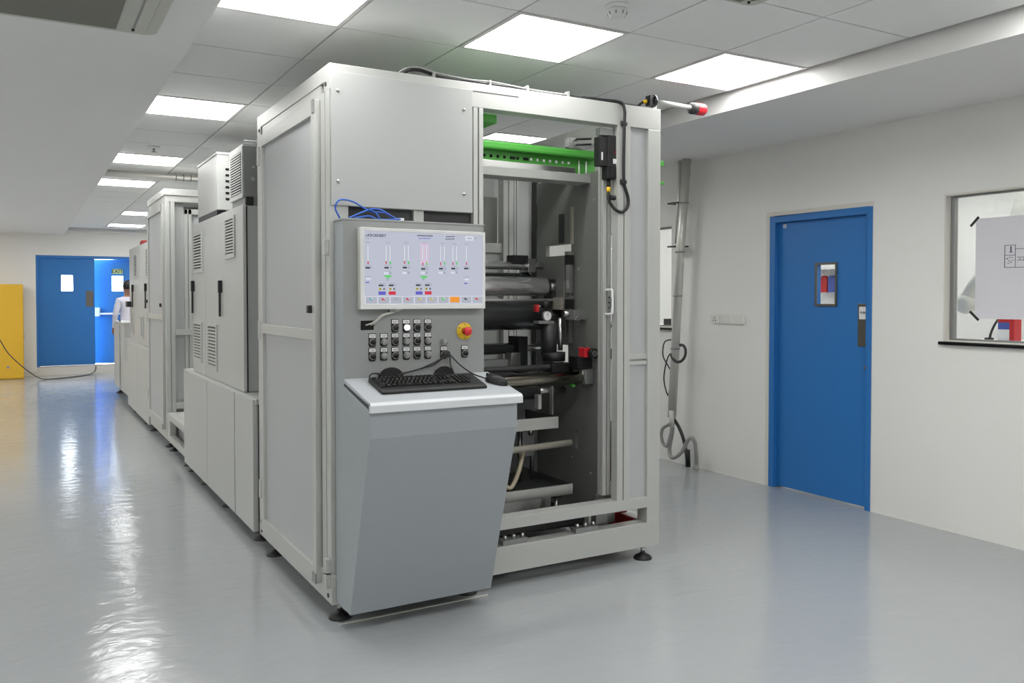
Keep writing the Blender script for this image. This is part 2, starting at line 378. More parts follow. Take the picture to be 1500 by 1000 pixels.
# ---- things in the annex seen through the panes
t = thing('extraction_arm', 'pale extraction arm with round hood behind the taped paper', 'fume hood', (5.6, 3.46, 0))
MB().lathe([(.03, -.06), (.055, -.055), (.068, -.02), (.066, .02), (.04, .05)], (5.6, 3.465, 1.368), 'x', 24).build('hood', 'offwhite', t)
MB().tube(spline([(5.6, 3.47, 1.40), (5.62, 3.36, 1.56), (5.7, 3.16, 1.66), (6.05, 2.9, 1.70)], 5), .045, 10).build('arm_tube', 'offwhite', t)
MB().cyl((6.05, 2.9, 0), (6.05, 2.9, 1.72), .03, 12).build('stand', 'alu', t); MB().lathe([(.2, 0), (.2, .02), (.03, .04)], (6.05, 2.9, 0), 'z', 20).build('base', 'alu', t)
t = thing('annex_bench', 'white bench behind the right hand window', 'bench', (5.55, 2.6, 0))
B(5.3, 5.95, 1.6, 3.55, 1.08, 1.12).build('top', 'white', t)
for a in (5.33, 5.9):
    for b in (1.65, 3.5): B(a, a+.03, b, b+.03, 0, 1.08).build('leg', 'alu', t)
t = thing('carton', 'red, white and blue carton behind the window', 'box', (5.6, 3.17, 1.121))
B(5.56, 5.64, 3.12, 3.225, 1.121, 1.272).build('box', 'white', t)
B(5.558, 5.642, 3.118, 3.148, 1.121, 1.2725).build('side_band', 'red', t); B(5.5585, 5.5602, 3.148, 3.223, 1.205, 1.25).build('label_band', 'printblue', t); B(5.5585, 5.5602, 3.148, 3.223, 1.25, 1.272).build('top_band', 'red', t)
mb = MB().tube(spline([(5.6, 3.30, 1.13), (5.6, 3.295, 1.17), (5.6, 3.265, 1.24), (5.6, 3.22, 1.30)], 5), .008, 8); mb.box(5.58, 5.62, 3.285, 3.325, 1.121, 1.145)
solo(mb, 'gooseneck_stand', 'darkmetal', 'dark curved gooseneck stand beside the carton', 'stand', (5.6, 3.30, 1.121))
t = thing('hanging_board', 'white slanted board hanging from the annex ceiling', 'board', (6.23, 3.1, 1.95))
MB().prism([(3.54, 1.95), (3.32, 2.62), (2.6, 2.62), (2.6, 1.95)], 'x', 6.2, 6.26).build('board', 'offwhite', t)
for k, (yy, m, lb, ct) in enumerate([(5.40, 'redglow', 'red garment hanging behind the door pane', 'garment'), (5.315, 'scr_cyan', 'light blue garment hanging behind the door pane', 'garment')]):
    m = 'red' if k == 0 else 'printblue'
    t = thing('hanging_garment', lb, ct, (6.5, yy, 1.44), 'garments in the annex')
    MB().prism([(yy-.033, 1.46), (yy+.033, 1.46), (yy+.038, 1.59), (yy+.015, 1.615), (yy-.015, 1.615), (yy-.038, 1.59)], 'x', 6.485, 6.515).build('cloth', m, t)
    MB().tube(spline([(6.5, yy, 1.62), (6.5, yy+.015, 1.65), (6.5, yy, 1.67), (6.5, yy-.015, 1.655)], 4), .004, 6).build('hook', 'steel', t)
solo(B(6.40, 6.56, 5.2, 5.55, 1.67, 1.69).box(6.55, 6.57, 5.2, 5.55, .0, 1.7), 'garment_rack', 'white', 'white rack carrying the hanging garments', 'rack', (6.5, 5.38, 0))
t = thing('annex_shelf', 'white shelf behind the window beside the machine', 'shelf', (5.3, 6.2, 0))
B(5.05, 5.5, 5.72, 7.0, 1.12, 1.15).build('top', 'white', t)
for b in (5.75, 6.95): B(5.46, 5.49, b, b+.03, 0, 1.12).build('leg', 'alu', t)
t = thing('bench_device', 'small black device on the annex shelf', 'device', (5.25, 5.98, 1.151))
B(5.15, 5.35, 5.80, 6.10, 1.151, 1.215).build('body', 'black', t, .004); B(5.2, 5.26, 5.80, 5.85, 1.215, 1.30).build('tower', 'darkmetal', t); MB().cyl((5.2, 6.0, 1.215), (5.2, 6.0, 1.26), .012, 10).build('knob', 'black', t)

# ---- wall plates, pipes, hoses on the right wall
t = thing('socket_plate', 'small square wall socket plate left of the wide blank plate', 'wall plate', (XR, 5.082, 1.203))
B(XR-.010, XR, 5.032, 5.132, 1.203, 1.277).build('plate', 'plateplastic', t, .003)
for a, b in ((5.085, 1.25), (5.072, 1.228), (5.098, 1.228)): B(XR-.0115, XR-.009, a-.004, a+.004, b-.006, b+.006).build('pin_hole', 'darkmetal', t)
t = thing('blank_plate', 'wide blank wall plate beside the small socket plate', 'wall plate', (XR, 4.885, 1.203))
B(XR-.012, XR, 4.76, 5.008, 1.203, 1.279).build('plate', 'plateplastic', t, .003)
for k in range(3): B(XR-.0135, XR-.011, 4.775+.075*k, 4.842+.075*k, 1.213, 1.269).build('module', 'plateplastic', t, .001)
t = thing('wall_pipe', 'thick leaning metal pipe on the right wall', 'pipe', (4.72, 5.44, .41))
MB().tube([(4.70, 5.285, ZS), (4.70, 5.36, 1.80), (4.70, 5.455, .41)], .036, 20).build('tube', 'pipe_metal', t)
for zz, yy in ((2.18, 5.319), (1.78, 5.362), (1.42, 5.387), (.98, 5.417)): MB().cyl((4.70, yy, zz), (4.70, yy, zz+.012), .039, 20).build('joint', 'aludark', t)
t = thing('wall_pipe', 'thin metal pipe clamped beside the thick leaning pipe', 'pipe', (4.72, 5.4, 1.78))
MB().tube([(4.72, 5.385, ZS), (4.72, 5.425, 1.86)], .018, 16).build('tube', 'pipe_metal', t)
for zz in (2.19, 1.83): B(4.68, 4.80, 5.37, 5.50, zz, zz+.012).build('clamp', 'darkmetal', t)
solo(MB().tube([(4.7+.03*math.cos(a*.5), 5.36+.07*math.cos(a), .95+.07*math.sin(a)) for a in [k*.26 for k in range(25)]], .012, 8), 'hose_coil', 'darkmetal', 'dark coiled hose hanging behind the leaning pipe', 'hose', (4.72, 5.36, .88))
for k, (pts, lb) in enumerate([([(4.74, 5.50, 1.06), (4.74, 5.60, 1.03), (4.74, 5.62, .92), (4.74, 5.56, .84), (4.74, 5.52, .80)], 'thin grey cable looping left of the leaning pipe, upper loop'),
        ([(4.76, 5.50, .96), (4.76, 5.58, .90), (4.76, 5.63, .72), (4.76, 5.58, .58), (4.76, 5.55, .64)], 'thin grey cable hanging in a long loop beside the pipe')]):
    solo(MB().tube(spline(pts, 6), .006, 6), 'wall_cable', 'darkmetal', lb, 'cable', pts[-1])
for pts, r, m, lb in [([(4.70, 5.455, .42), (4.69, 5.46, .36), (4.66, 5.53, .30), (4.66, 5.53, .20), (4.66, 5.47, .17), (4.68, 5.44, .28), (4.68, 5.43, .34)], .014, 'greyhose', 'grey hose curled under the end of the leaning pipe'),
        ([(4.71, 5.45, .42), (4.70, 5.45, .28), (4.68, 5.46, .14), (4.66, 5.40, .08), (4.68, 5.31, .14), (4.70, 5.24, .26), (4.72, 5.20, .24), (4.74, 5.20, .12), (4.76, 5.22, .02)], .016, 'greyhose', 'long grey hose looping from the pipe down to the floor'),
        ([(4.72, 5.46, .40), (4.72, 5.38, .32), (4.74, 5.34, .20), (4.76, 5.32, .02)], .014, 'darkmetal', 'dark braided hose running from the pipe to the floor')]:
    t = thing('pipe_hose', lb, 'hose', (4.75, 5.3, 0.0) if pts[-1][2] < .05 else pts[-1])
    MB().tube(spline(pts, 6), r, 8).build('tube', m, t)
    e = pts[-1]; MB().cyl((e[0], e[1], max(.0, e[2]-.01)), (e[0]-.004, e[1]+.003, e[2]+.13), r*1.5, 12).build('fitting', 'black' if m == 'darkmetal' else 'offwhite', t)

# ---- far blue double door
Y = YF
fm = MB().grid('y', Y+.02, Y+.14, D2[0], D2[1], D2[2], D2[3], [(D2[0]+.045, D2[1]-.045, D2[2]-1, D2[3]-.05)])
d2 = struct(fm.build('door_2', 'blue', None, .003, off=(1.15, Y, .15)), 'closed left leaf and frame of the far blue double door')
V = (.612, .80, 1.522, 1.808)
lf = MB().grid('y', Y+.05, Y+.095, .248, 1.156, .162, 2.117, [V]).build('door_leaf', 'blue', d2, weld=True)
B(V[0], V[1], Y+.07, Y+.075, V[2], V[3]).build('vision_pane', 'glass', lf); B(1.01, 1.13, Y+.042, Y+.051, 1.236, 1.524).build('push_plate', 'pushplate', lf)
d3 = struct(bpy.data.objects.new('door_3', None), 'right leaf of the far double door, standing ajar to the daylight'); COL.objects.link(d3); d3.location = (2.062, Y+.095, .15); d3.rotation_euler = (0, 0, R(-18)); ORG['door_3'] = (0, 0, 0)
# leaf local: hinge at origin, free edge at x=-.905
lf = MB().grid('y', -.045, 0, -.938, 0, .012, 1.968, [(-.62, -.42, 1.372, 1.658)]).build('door_leaf', 'blue', d3, off=(0, 0, 0), weld=True)
B(-.62, -.42, -.025, -.02, 1.372, 1.658).build('vision_pane', 'glass', lf, off=(0, 0, 0))
pb = B(-.88, -.05, -.11, -.085, .93, .965).build('push_bar', 'white', d3, .004, off=(0, 0, 0)); B(-.92, -.82, -.12, -.045, .90, 1.06).build('latch_box', 'white', pb, .004, off=(0, 0, 0)); B(-.10, -.03, -.12, -.045, .91, .99).build('bar_bracket', 'white', pb, off=(0, 0, 0))
sg = thing('exit_sign', 'small pale green EXIT sign on the far right door leaf', 'sign', (1.63, Y+.14, 1.84))
a = R(-18); Mr = Matrix.Translation((2.062, Y+.095, .15)) @ Matrix.Rotation(a, 4, 'Z')
o = MB().box(-.61, -.425, -.052, -.046, 1.70, 1.79); me = o.mesh('plate', 'signgreen'); me.transform(Matrix.Translation(-Vector(sg.location)) @ Mr); link('plate', me, sg, off=tuple(sg.location))
text('EXIT', .098, 'sign_lettering', 'black', sg, Mr @ face_y(-.5175, -.0535, 1.745))
struct(B(D2[0], D2[1], Y-.004, Y+.2, .0, .15).build('trim_2', 'threshold'), 'raised pale threshold under the far double door')
struct(B(-4, XR, Y-.008, Y, 0, .08).build('baseboard_far', 'threshold'))

# ---- yellow cabinet, cord, person
t = thing('yellow_cabinet', 'tall yellow metal cabinet against the far wall', 'cabinet', (-.45, 16.8, 0))
B(-.95, .008, 16.82, 17.33, .0, 1.632).build('body', 'yellow', t, .006); B(-.94, -.002, 16.798, 16.82, .02, 1.62).build('door', 'yellow', t, .004)
MB().lathe([(.022, -.01), (.022, .01)], (-.23, 16.792, .215), 'y', 14).build('vent_plug', 'aludark', t)
B(-.01, .014, 16.84, 16.90, .70, .78).build('hinge', 'aludark', t)
solo(MB().tube(spline([(-.50, 16.5, .95), (-.34, 16.5, .70), (-.22, 16.5, .47), (0, 16.5, .22), (.2, 16.52, .05), (.33, 16.5, .008), (.55, 16.6, .008), (.8, 16.8, .008), (1.02, 17.1, .008), (1.14, 17.36, .05), (1.16, 17.40, .14)], 6), .008, 6), 'power_cord', 'darkmetal', 'dark cord sagging past the yellow cabinet to the far door', 'cord', (.33, 16.5, 0))

def person(loc):
    V = []; E_ = []; RAD = []
    def v(p, r, par=None):
        V.append(p); RAD.append(r)
        if par is not None: E_.append((par, len(V)-1))
        return len(V)-1
    pel = v((0, 0, .90), (.15, .11)); wa = v((0, 0, 1.05), (.14, .10), pel); ch = v((0, 0, 1.24), (.17, .115), wa); sh = v((0, 0, 1.36), (.13, .09), ch); nk = v((0, -.01, 1.43), (.05, .05), sh)
    hd = v((0, -.02, 1.50), (.07, .085), nk); h2 = v((0, -.02, 1.57), (.078, .095), hd); h3 = v((0, -.01, 1.64), (.05, .06), h2)
    for s in (-1, 1):
        a = v((s*.17, 0, 1.35), (.062, .062), sh); b = v((s*.24, .01, 1.10), (.05, .05), a); c = v((s*.22, -.08, .88), (.038, .038), b); e = v((s*.21, -.11, .80), (.03, .042), c); v((s*.20, -.13, .73), (.018, .034), e)
        k = v((s*.09, 0, .80), (.10, .10), pel); l = v((s*.10, -.01, .48), (.066, .066), k); m = v((s*.10, .02, .10), (.045, .045), l); n = v((s*.10, -.10, .045), (.042, .035), m)
    me = bpy.data.meshes.new('person'); me.from_pydata(V, E_, [])
    o = bpy.data.objects.new('person', me); COL.objects.link(o)
    sk = o.modifiers.new('skin', 'SKIN'); me.skin_vertices[0].data[0].use_root = True
    for i, r in enumerate(RAD): me.skin_vertices[0].data[i].radius = r
    o.modifiers.new('sub', 'SUBSURF').levels = 2
    bpy.context.view_layer.update()
    m2 = bpy.data.meshes.new_from_object(o.evaluated_get(bpy.context.evaluated_depsgraph_get())); o.modifiers.clear(); o.data = m2
    m2.materials.clear()
    for k in ('skin', 'coat', 'trousers', 'shoe'): m2.materials.append(MATS[k])
    for p in m2.polygons:
        c = p.center; p.use_smooth = True
        p.material_index = 3 if c.z < .09 else 2 if c.z < .62 else 0 if (c.z > 1.42 or (abs(c.x) > .16 and c.z < .86)) else 1
    o.location = loc; o.rotation_euler = (0, 0, R(200)); ORG[o.name] = (0, 0, 0)
    tag(o, 'person in a white coat standing at the far doors, half hidden by the machine', 'person')
    MB().lathe([(.001, .13), (.05, .122), (.082, .08), (.092, .03), (.088, -.02), (.07, -.03)], (0, 0, 1.585), 'z', 16).build('hair', 'hair', o, off=(0, 0, 0))
    for s in (-1, 1): MB().lathe([(.001, -.004), (.010, 0)], (s*.03, -.112, 1.575), 'y', 8).build('eye', 'hair', o, off=(0, 0, 0))
    MB().prism([(-.10, 1.535), (-.135, 1.537), (-.105, 1.575)], 'x', -.012, .012).build('nose', 'skin', o, off=(0, 0, 0)); B(-.022, .022, -.112, -.10, 1.508, 1.516).build('mouth', 'redpaint', o, off=(0, 0, 0))
person((1.655, 16.75, 0))

# ---- ceiling fittings
def cassette(x0, x1, y0, y1, z, label):
    t = thing('air_conditioner', label, 'air conditioner', ((x0+x1)/2, (y0+y1)/2, z))
    r = .05; P = []
    for cx, cy, a0 in ((x1-r, y1-r, 0), (x0+r, y1-r, 90), (x0+r, y0+r, 180), (x1-r, y0+r, 270)):
        for k in range(5): a = R(a0+k*22.5); P.append((cx+r*math.cos(a), cy+r*math.sin(a)))
    MB().prism(P, 'z', z-.022, z+.0).build('fascia', 'acplastic', t, .006)
    m = .17*(x1-x0)
    g = MB().grid('z', z-.030, z-.022, x0+m, x1-m, y0+m*.36, y1-m*.36, []).build('intake_grille', 'acgrille', t)
    for sx in (0, 1):
        a = (x1-m*.62, x1-m*.28) if sx else (x0+m*.28, x0+m*.62)
        l = B(a[0], a[1], y0+m*.6, y1-m*.55, z-.026, z-.022).build('louvre', 'aludark', t)
        B(a[0]+.006, a[1]-.004, y0+m*.62, y1-m*.6, z-.031, z-.026).build('vane', 'acplastic', l)
    MB().lathe([(.006, -.008), (.006, 0)], (x1-m*.6, y1-m*.42, z-.022), 'z', 10).build('sensor', 'black', t)
cassette(-.43, .50, 2.94, 3.88, ZS, 'square ceiling cassette air conditioner in the left soffit')
cassette(2.03, 2.655, 1.96, 2.588, ZC, 'rounded corner of a ceiling cassette at the top picture edge')
def detector(x, y, z, lb):
    t = thing('smoke_detector', lb, 'smoke detector', (x, y, z))
    MB().lathe([(.052, 0), (.052, -.010), (.048, -.016), (.001, -.017)], (x, y, z), 'z', 24).build('base', 'white', t)
    b = MB().lathe([(.040, -.016), (.042, -.030), (.036, -.044), (.024, -.052), (.001, -.053)], (x, y, z), 'z', 24).build('head', 'white', t)
    for k in range(8):
        a = k*math.pi/4; MB().cyl((x+.038*math.cos(a), y+.038*math.sin(a), z-.044), (x+.041*math.cos(a), y+.041*math.sin(a), z-.031), .003, 6).build('slot', 'aludark', b)
detector(2.19, 2.90, ZC, 'white round smoke detector between the two near LED panels')
t = thing('sprinkler', 'small sprinkler rose in front of the third LED panel', 'sprinkler', (.945, 7.5, ZC))
MB().lathe([(.05, 0), (.045, -.012), (.01, -.016)], (.945, 7.5, ZC), 'z', 18).build('rose', 'white', t); MB().cyl((.945, 7.5, ZC-.016), (.945, 7.5, ZC-.045), .010, 8).build('stem', 'steel', t); MB().cyl((.945, 7.5, ZC-.045), (.945, 7.5, ZC-.05), .022, 12).build('deflector', 'steel', t)
t = thing('ceiling_duct', 'grey spiral duct crossing below the ceiling tiles', 'duct', (2.1, 8.95, 2.56))
MB().cyl((.66, 8.95, 2.60), (3.6, 8.95, 2.60), .032, 20).build('tube', 'pipe_metal', t)
for k in range(11): MB().cyl((1.32+.07*k, 8.95, 2.60), (1.33+.07*k, 8.95, 2.60), .035, 20).build('rib', 'aludark', t)

# ================================================================== coating machine, front section
def foot(parent, x, y, ztop, name='levelling_foot'):
    f = MB().lathe([(.050, 0), (.050, .006), (.042, .016), (.016, .028), (.014, .034)], (x, y, 0), 'z', 20).build(name, 'black', parent)
    MB().cyl((x, y, .03), (x, y, ztop), .011, 12).build('spindle', 'steel', f); MB().cyl((x, y, ztop-.012), (x, y, ztop), .018, 6).build('lock_nut', 'steel', f)
def side_door(p, x, y0, y1, z0, z1, zm, near=True):     # aluminium framed door in the plane x, facing -x
    d = MB().grid('x', x-.022, x+.008, y0, y1, z0, z1, [(y0+.05, y1-.055, z0+.07, zm-.025), (y0+.05, y1-.055, zm+.025, z1-.065)]).build('side_door', 'alu', p, .002, weld=True)
    B(x-.006, x+.002, y0+.05, y1-.055, z0+.07, zm-.025).build('door_panel', 'doorpanel', d); B(x-.006, x+.002, y0+.05, y1-.055, zm+.025, z1-.065).build('door_panel', 'doorpanel', d)
    for zz in (z1-.16, zm-.06, z0+.18): B(x-.030, x-.004, y1-.012, y1+.022, zz, zz+.10).build('hinge', 'alu', d, .002)
    B(x-.040, x-.020, y0+.045, y0+.075, zm+.10, zm+.135).build('latch', 'black', d, .003)
    B(x-.028, x-.022, y0-.006, y0+.05, z0+.0, z0+.045).build('corner_cap', 'aludark', d); B(x-.026, x-.020, y0-.004, y0+.03, z1-.06, z1).build('corner_cap', 'aludark', d)
    return d
X0, X1, Y0, Y1, ZT = 1.155, 2.99, 3.57, 4.87, 2.428
cm = thing('coating_machine', 'aluminium framed roller coating machine with open front bay', 'machine', ((X0+X1)/2, (Y0+Y1)/2, 0))
def part(mb, name, m, bev=.002): return mb.build(name, m, cm, bev)
part(B(X0, X1, Y0, Y0+.08, .07, .20), 'base_rail', 'alu'); part(B(X0, X1, Y1-.08, Y1, .07, .20), 'base_rail', 'alu')
part(B(X0, X0+.08, Y0+.08, Y1-.08, .07, .20), 'base_rail', 'alu'); part(B(X1-.08, X1, Y0+.08, Y1-.08, .07, .20), 'base_rail', 'alu')
part(B(2.05, 2.13, Y0+.08, Y1-.08, .09, .17), 'cross_rail', 'aludark')
part(B(1.235, X1-.08, Y0, Y0+.08, .283, .34), 'sill_rail', 'alu')
part(B(X0, X1, Y0, Y0+.08, 2.315, ZT), 'top_beam', 'alu'); part(B(X0, X1, Y1-.08, Y1, 2.315, ZT), 'top_beam', 'alu')
part(B(X0, X0+.08, Y0+.08, Y1-.08, 2.36, ZT), 'top_beam', 'alu'); part(B(X1-.08, X1, Y0+.08, Y1-.08, 2.315, ZT), 'top_beam', 'alu')
part(MB().prism(slotted(X0, X0+.08, Y0+.005, Y0+.13, ['-x'], .010, .014), 'z', .20, 2.315), 'corner_post', 'alu', 0)
part(MB().prism(slotted(X0, X0+.08, Y1-.10, Y1, ['-x'], .008, .012), 'z', .20, 2.315), 'corner_post', 'alu', 0)
part(B(X1-.085, X1, Y0, Y0+.085, .20, 2.315), 'corner_post', 'alu', .003)
part(MB().prism(slotted(X1-.08, X1, Y1-.08, Y1, ['-y', '-x'], .008, .012), 'z', .20, 2.315), 'corner_post', 'alu', 0)
part(MB().prism(slotted(1.853, 1.905, Y0, Y0+.06, ['-y', '+x']), 'z', .20, 2.315), 'mid_post', 'alu', 0)
part(MB().prism(slotted(2.702, 2.785, Y0, Y0+.05, ['-y'], .007, .014), 'z', .34, 2.315), 'mid_post', 'alu', 0)
# right infill
part(MB().grid('y', Y0+.02, Y0+.03, 2.785, 2.905, .34, 2.315, []), 'infill_panel', 'doorpanel', 0)
part(B(2.785, 2.905, Y0+.008, Y0+.02, 1.055, 1.075), 'infill_rail', 'alu'); part(B(2.785, 2.905, Y0+.008, Y0+.02, 1.085, 1.115), 'infill_rail', 'alu')
# front upper panel
fp = part(B(1.159, 1.845, Y0-.006, Y0-.001, 1.815, 2.392), 'front_panel', 'panel', .0015)
for x, z in ((1.19, 2.31), (1.80, 2.295), (1.19, 1.92), (1.80, 1.90)): MB().lathe([(.008, 0), (.007, -.004), (.001, -.006)], (x, Y0-.006, z), 'y', 12).build('screw', 'steel', fp)
part(B(1.85, 2.10, Y0-.0015, Y0, 2.388, 2.391), 'joint_line', 'darkmetal', 0)
part(B(1.24, 1.853, Y0+.03, Y0+.06, 1.60, 1.815), 'inner_panel', 'darkmetal', 0); part(B(1.205, 1.24, Y0+.01, Y0+.05, 1.6, 1.815), 'inner_post', 'alu', 0); part(B(1.55, 1.60, Y0+.01, Y0+.05, 1.6, 1.815), 'inner_post', 'alu', 0)
part(B(1.235, 1.853, Y0+.07, Y0+.075, .20, 1.60), 'inner_panel', 'darkmetal', 0)
side_door(cm, X0, Y0+.155, Y1-.13, .125, 2.30, 1.245)
part(B(X0+.004, X0+.07, Y0+.135, Y1-.105, 2.296, 2.359), 'side_header', 'alu', 0)
for zz in (2.345, .155, .10):                                     # bolt heads in the end plates
    for yy in (Y0+.05, Y1-.05): MB().lathe([(.010, 0), (.010, -.004)], (X0-.0, yy, zz), 'x', 10).build('bolt_head', 'darkmetal', cm)
for zz in (1.60, .20, .14): B(X0-.020, X0-.0, Y0+.02, Y0+.05, zz, zz+.07).build('door_catch', 'alu', cm, .002)
for x, y in ((1.20, 3.60), (1.19, 4.66), (2.90, 3.60), (1.83, 3.60), (2.93, 4.80), (2.2, 4.8)): foot(cm, x, y, .07)
# sliding front door pushed open, handle
sd = part(MB().prism(slotted(2.663, 2.715, 3.645, 3.69, ['-y', '-x'], .007, .012), 'z', .36, 2.26), 'sliding_door', 'alu', 0)
B(2.715, 2.96, 3.645, 3.69, .36, .42).build('bottom_stile', 'alu', sd, .002); B(2.715, 2.96, 3.645, 3.69, 2.20, 2.26).build('top_stile', 'alu', sd, .002)
B(2.92, 2.96, 3.645, 3.69, .42, 2.20).build('rear_stile', 'alu', sd); B(2.715, 2.92, 3.665, 3.669, .42, 2.20).build('clear_pane', 'glass', sd)
hx = 2.682; MB().tube(spline([(hx, 3.65, 1.455), (hx, 3.60, 1.455), (hx+.004, 3.592, 1.44), (hx+.004, 3.592, 1.345), (hx, 3.60, 1.328), (hx, 3.65, 1.328)], 3), .0065, 10).build('pull_handle', 'white', sd)
for z in (1.36, 1.085): B(2.72, 2.752, 3.66, 3.672, z, z+.055).build('catch', 'black', sd)
for k in range(3): MB().lathe([(.005, 0), (.004, -.004)], (2.703, 3.645, 1.36+.028*k), 'y', 8).build('screw', 'darkmetal', sd)
part(B(2.64, 2.72, 3.67, 3.73, .10, .28), 'pillar_socket', 'aludark', 0)
part(MB().cyl((2.735, 3.72, .20), (2.735, 3.72, .34), .055, 24), 'grey_cylinder', 'aludark', 0)
part(B(2.585, 2.60, 3.66, 3.70, .20, .283), 'upright_flat', 'alu', 0)

# ---- side plates with cut-outs, rollers between them
A = (4.03, 4.30, 1.40, 1.722); Bh = (4.06, 4.24, 1.015, 1.14); Ch = (3.955, 3.985, .555, .655)
pl = part(MB().grid('x', 2.72, 2.745, 3.745, 4.40, .09, 2.105, [A, Bh, Ch]), 'side_plate', 'plate', 0)
part(MB().grid('x', 1.34, 1.365, 3.745, 4.40, .28, 2.105, []), 'side_plate', 'plate', 0)
for yy, zz in ((3.95, 1.575), (3.87, 1.14), (3.83, .44), (4.02, .50), (3.80, 1.95)): MB().lathe([(.008, 0), (.007, -.006)], (2.72, yy, zz), 'x', 8).build('screw', 'steel', pl)
B(2.7185, 2.7205, 4.10, 4.16, 1.73, 1.90).build('recess', 'darkmetal', pl); B(2.708, 2.72, 4.005, 4.022, 1.72, 1.93).build('guide_strip', 'bracket', pl)
B(2.716, 2.7475, 3.742, 3.746, .30, 2.105).build('bright_edge', 'alu', pl)  # paler strip paints in the light along the plate's front edge
bb = part(B(2.68, 2.76, 4.045, 4.285, 1.40, 1.655), 'bearing_block', 'plate', .003)
B(2.655, 2.69, 4.13, 4.22, 1.40, 1.52).build('bearing_cap', 'darkmetal', bb); B(2.66, 2.69, 4.04, 4.13, 1.345, 1.415).build('clamp_plate', 'bracket', bb)
def rail(y, z0, z1):
    r = part(B(2.675, 2.70, y, y+.03, z0, z1), 'guide_rail', 'steel', 0)
    B(2.668, 2.705, y-.004, y+.034, z1, z1+.055).build('rail_cap', 'black', r); B(2.668, 2.705, y-.004, y+.034, z1+.055, z1+.075).build('rail_collar', 'steel', r)
rail(3.985, 1.44, 1.60); rail(3.985, 1.16, 1.35)
def roller(y, z, r, m, x1, x0=1.40, jr=.02, end=2.72):
    o = part(MB().lathe([(r*.9, x0), (r, x0+.006), (r, x1-.006), (r*.9, x1)], (0, y, z), 'x', 40), 'roller', m, 0)
    MB().cyl((x1, y, z), (end, y, z), jr, 16).build('journal', 'steel', o); MB().cyl((x1, y, z), (x1+.02, y, z), r*.72, 24).build('end_ring', 'darkmetal', o)
    return o
lab(roller(4.15, 1.478, .055, 'chrome', 2.62, jr=.03), 'polished chrome roller'); lab(roller(4.16, 1.318, .088, 'rubber_roller', 2.61, jr=.03), 'black rubber roller')
roller(4.28, 1.60, .024, 'chrome', 2.56); roller(4.30, 1.515, .045, 'rubber_roller', 2.60)
lab(roller(3.85, .972, .036, 'bronze_roller', 2.66, jr=.016), 'long polished guide roller in front'); roller(3.95, 1.03, .016, 'darkmetal', 2.62)
roller(4.10, .88, .045, 'rubber_roller', 2.52); roller(4.25, 1.12, .032, 'rubber_roller', 2.46)
lab(part(MB().cyl((1.40, 3.88, .585), (2.62, 3.88, .612), .018, 16), 'tie_rod', 'bracket', 0), 'pale round tie rod')
part(B(2.46, 2.56, 4.24, 4.32, 1.615, 1.66), 'roller_bracket', 'black', 0); part(B(2.55, 2.60, 4.22, 4.33, 1.56, 1.64), 'roller_bracket', 'steel', .002)
part(B(1.40, 2.60, 4.20, 4.23, 1.375, 1.392), 'doctor_bar', 'steel', 0); part(B(1.40, 2.72, 4.12, 4.16, 1.395, 1.408), 'scraper_blade', 'steel', 0)
part(B(1.40, 2.46, 4.20, 4.28, 1.00, 1.06), 'linear_guide', 'aludark', 0); part(B(2.40, 2.46, 4.16, 4.24, 1.02, 1.10), 'guide_carriage', 'steel', .002); part(B(2.46, 2.52, 4.18, 4.30, .98, 1.19), 'guide_end', 'black', 0)
# dial gauge, red clamp, motor
dg = part(MB().lathe([(.028, -.012), (.028, .012)], (2.52, 3.98, 1.312), 'y', 24), 'dial_gauge', 'steel', 0)
MB().lathe([(.024, -.0145), (.024, -.012)], (2.52, 3.98, 1.312), 'y', 24).build('dial_face', 'white', dg); B(2.519, 2.521, 3.964, 3.966, 1.312, 1.330).build('needle', 'black', dg)
MB().cyl((2.52, 3.98, 1.34), (2.52, 3.98, 1.40), .008, 8).build('stem', 'black', dg); MB().lathe([(.022, -.01), (.026, .03)], (2.515, 3.98, 1.365), 'z', 16).build('cap', 'black', dg)
rc = part(B(2.455, 2.475, 3.98, 4.01, 1.335, 1.375), 'red_clamp', 'red', .002)
MB().cyl((2.475, 3.995, 1.365), (2.50, 3.995, 1.365), .006, 8).build('stud', 'steel', rc)
part(B(2.46, 2.56, 3.96, 4.02, 1.27, 1.285), 'gauge_bracket', 'aludark', 0)
mo = part(MB().cyl((2.55, 4.0, 1.10), (2.55, 4.0, 1.27), .045, 20), 'actuator', 'darkmetal', 0); MB().cyl((2.57, 3.98, 1.06), (2.57, 3.98, 1.11), .065, 24).build('flange', 'black', mo); MB().cyl((2.60, 3.96, 1.12), (2.60, 3.96, 1.30), .014, 12).build('rod', 'steel', mo)
hb = part(B(2.63, 2.72, 3.87, 3.95, 1.29, 1.345), 'hinge_block', 'aludark', .003); MB().cyl((2.60, 3.93, 1.325), (2.66, 3.93, 1.325), .016, 14).build('pin', 'steel', hb); MB().cyl((2.66, 3.865, 1.30), (2.66, 3.875, 1.30), .014, 14).build('bolt', 'steel', hb)
kb = part(B(2.648, 2.684, 3.79, 3.85, 1.088, 1.140), 'adjuster', 'redglow', .003); MB().lathe([(.027, -.02), (.027, .01)], (2.690, 3.775, 1.110), 'y', 24).build('ring', 'black', kb); MB().lathe([(.018, -.023), (.018, -.018)], (2.690, 3.775, 1.110), 'y', 20).build('dial', 'steel', kb); B(2.62, 2.72, 3.82, 3.90, 1.03, 1.09).build('base', 'black', kb)
jb = part(B(2.66, 2.72, 3.80, 3.90, .94, 1.02), 'journal_block', 'aludark', .004); MB().cyl((2.655, 3.83, 1.0), (2.665, 3.83, 1.0), .012, 12).build('bolt', 'steel', jb); B(2.60, 2.62, 3.84, 3.87, .925, .945).build('green_tag', 'green', jb)
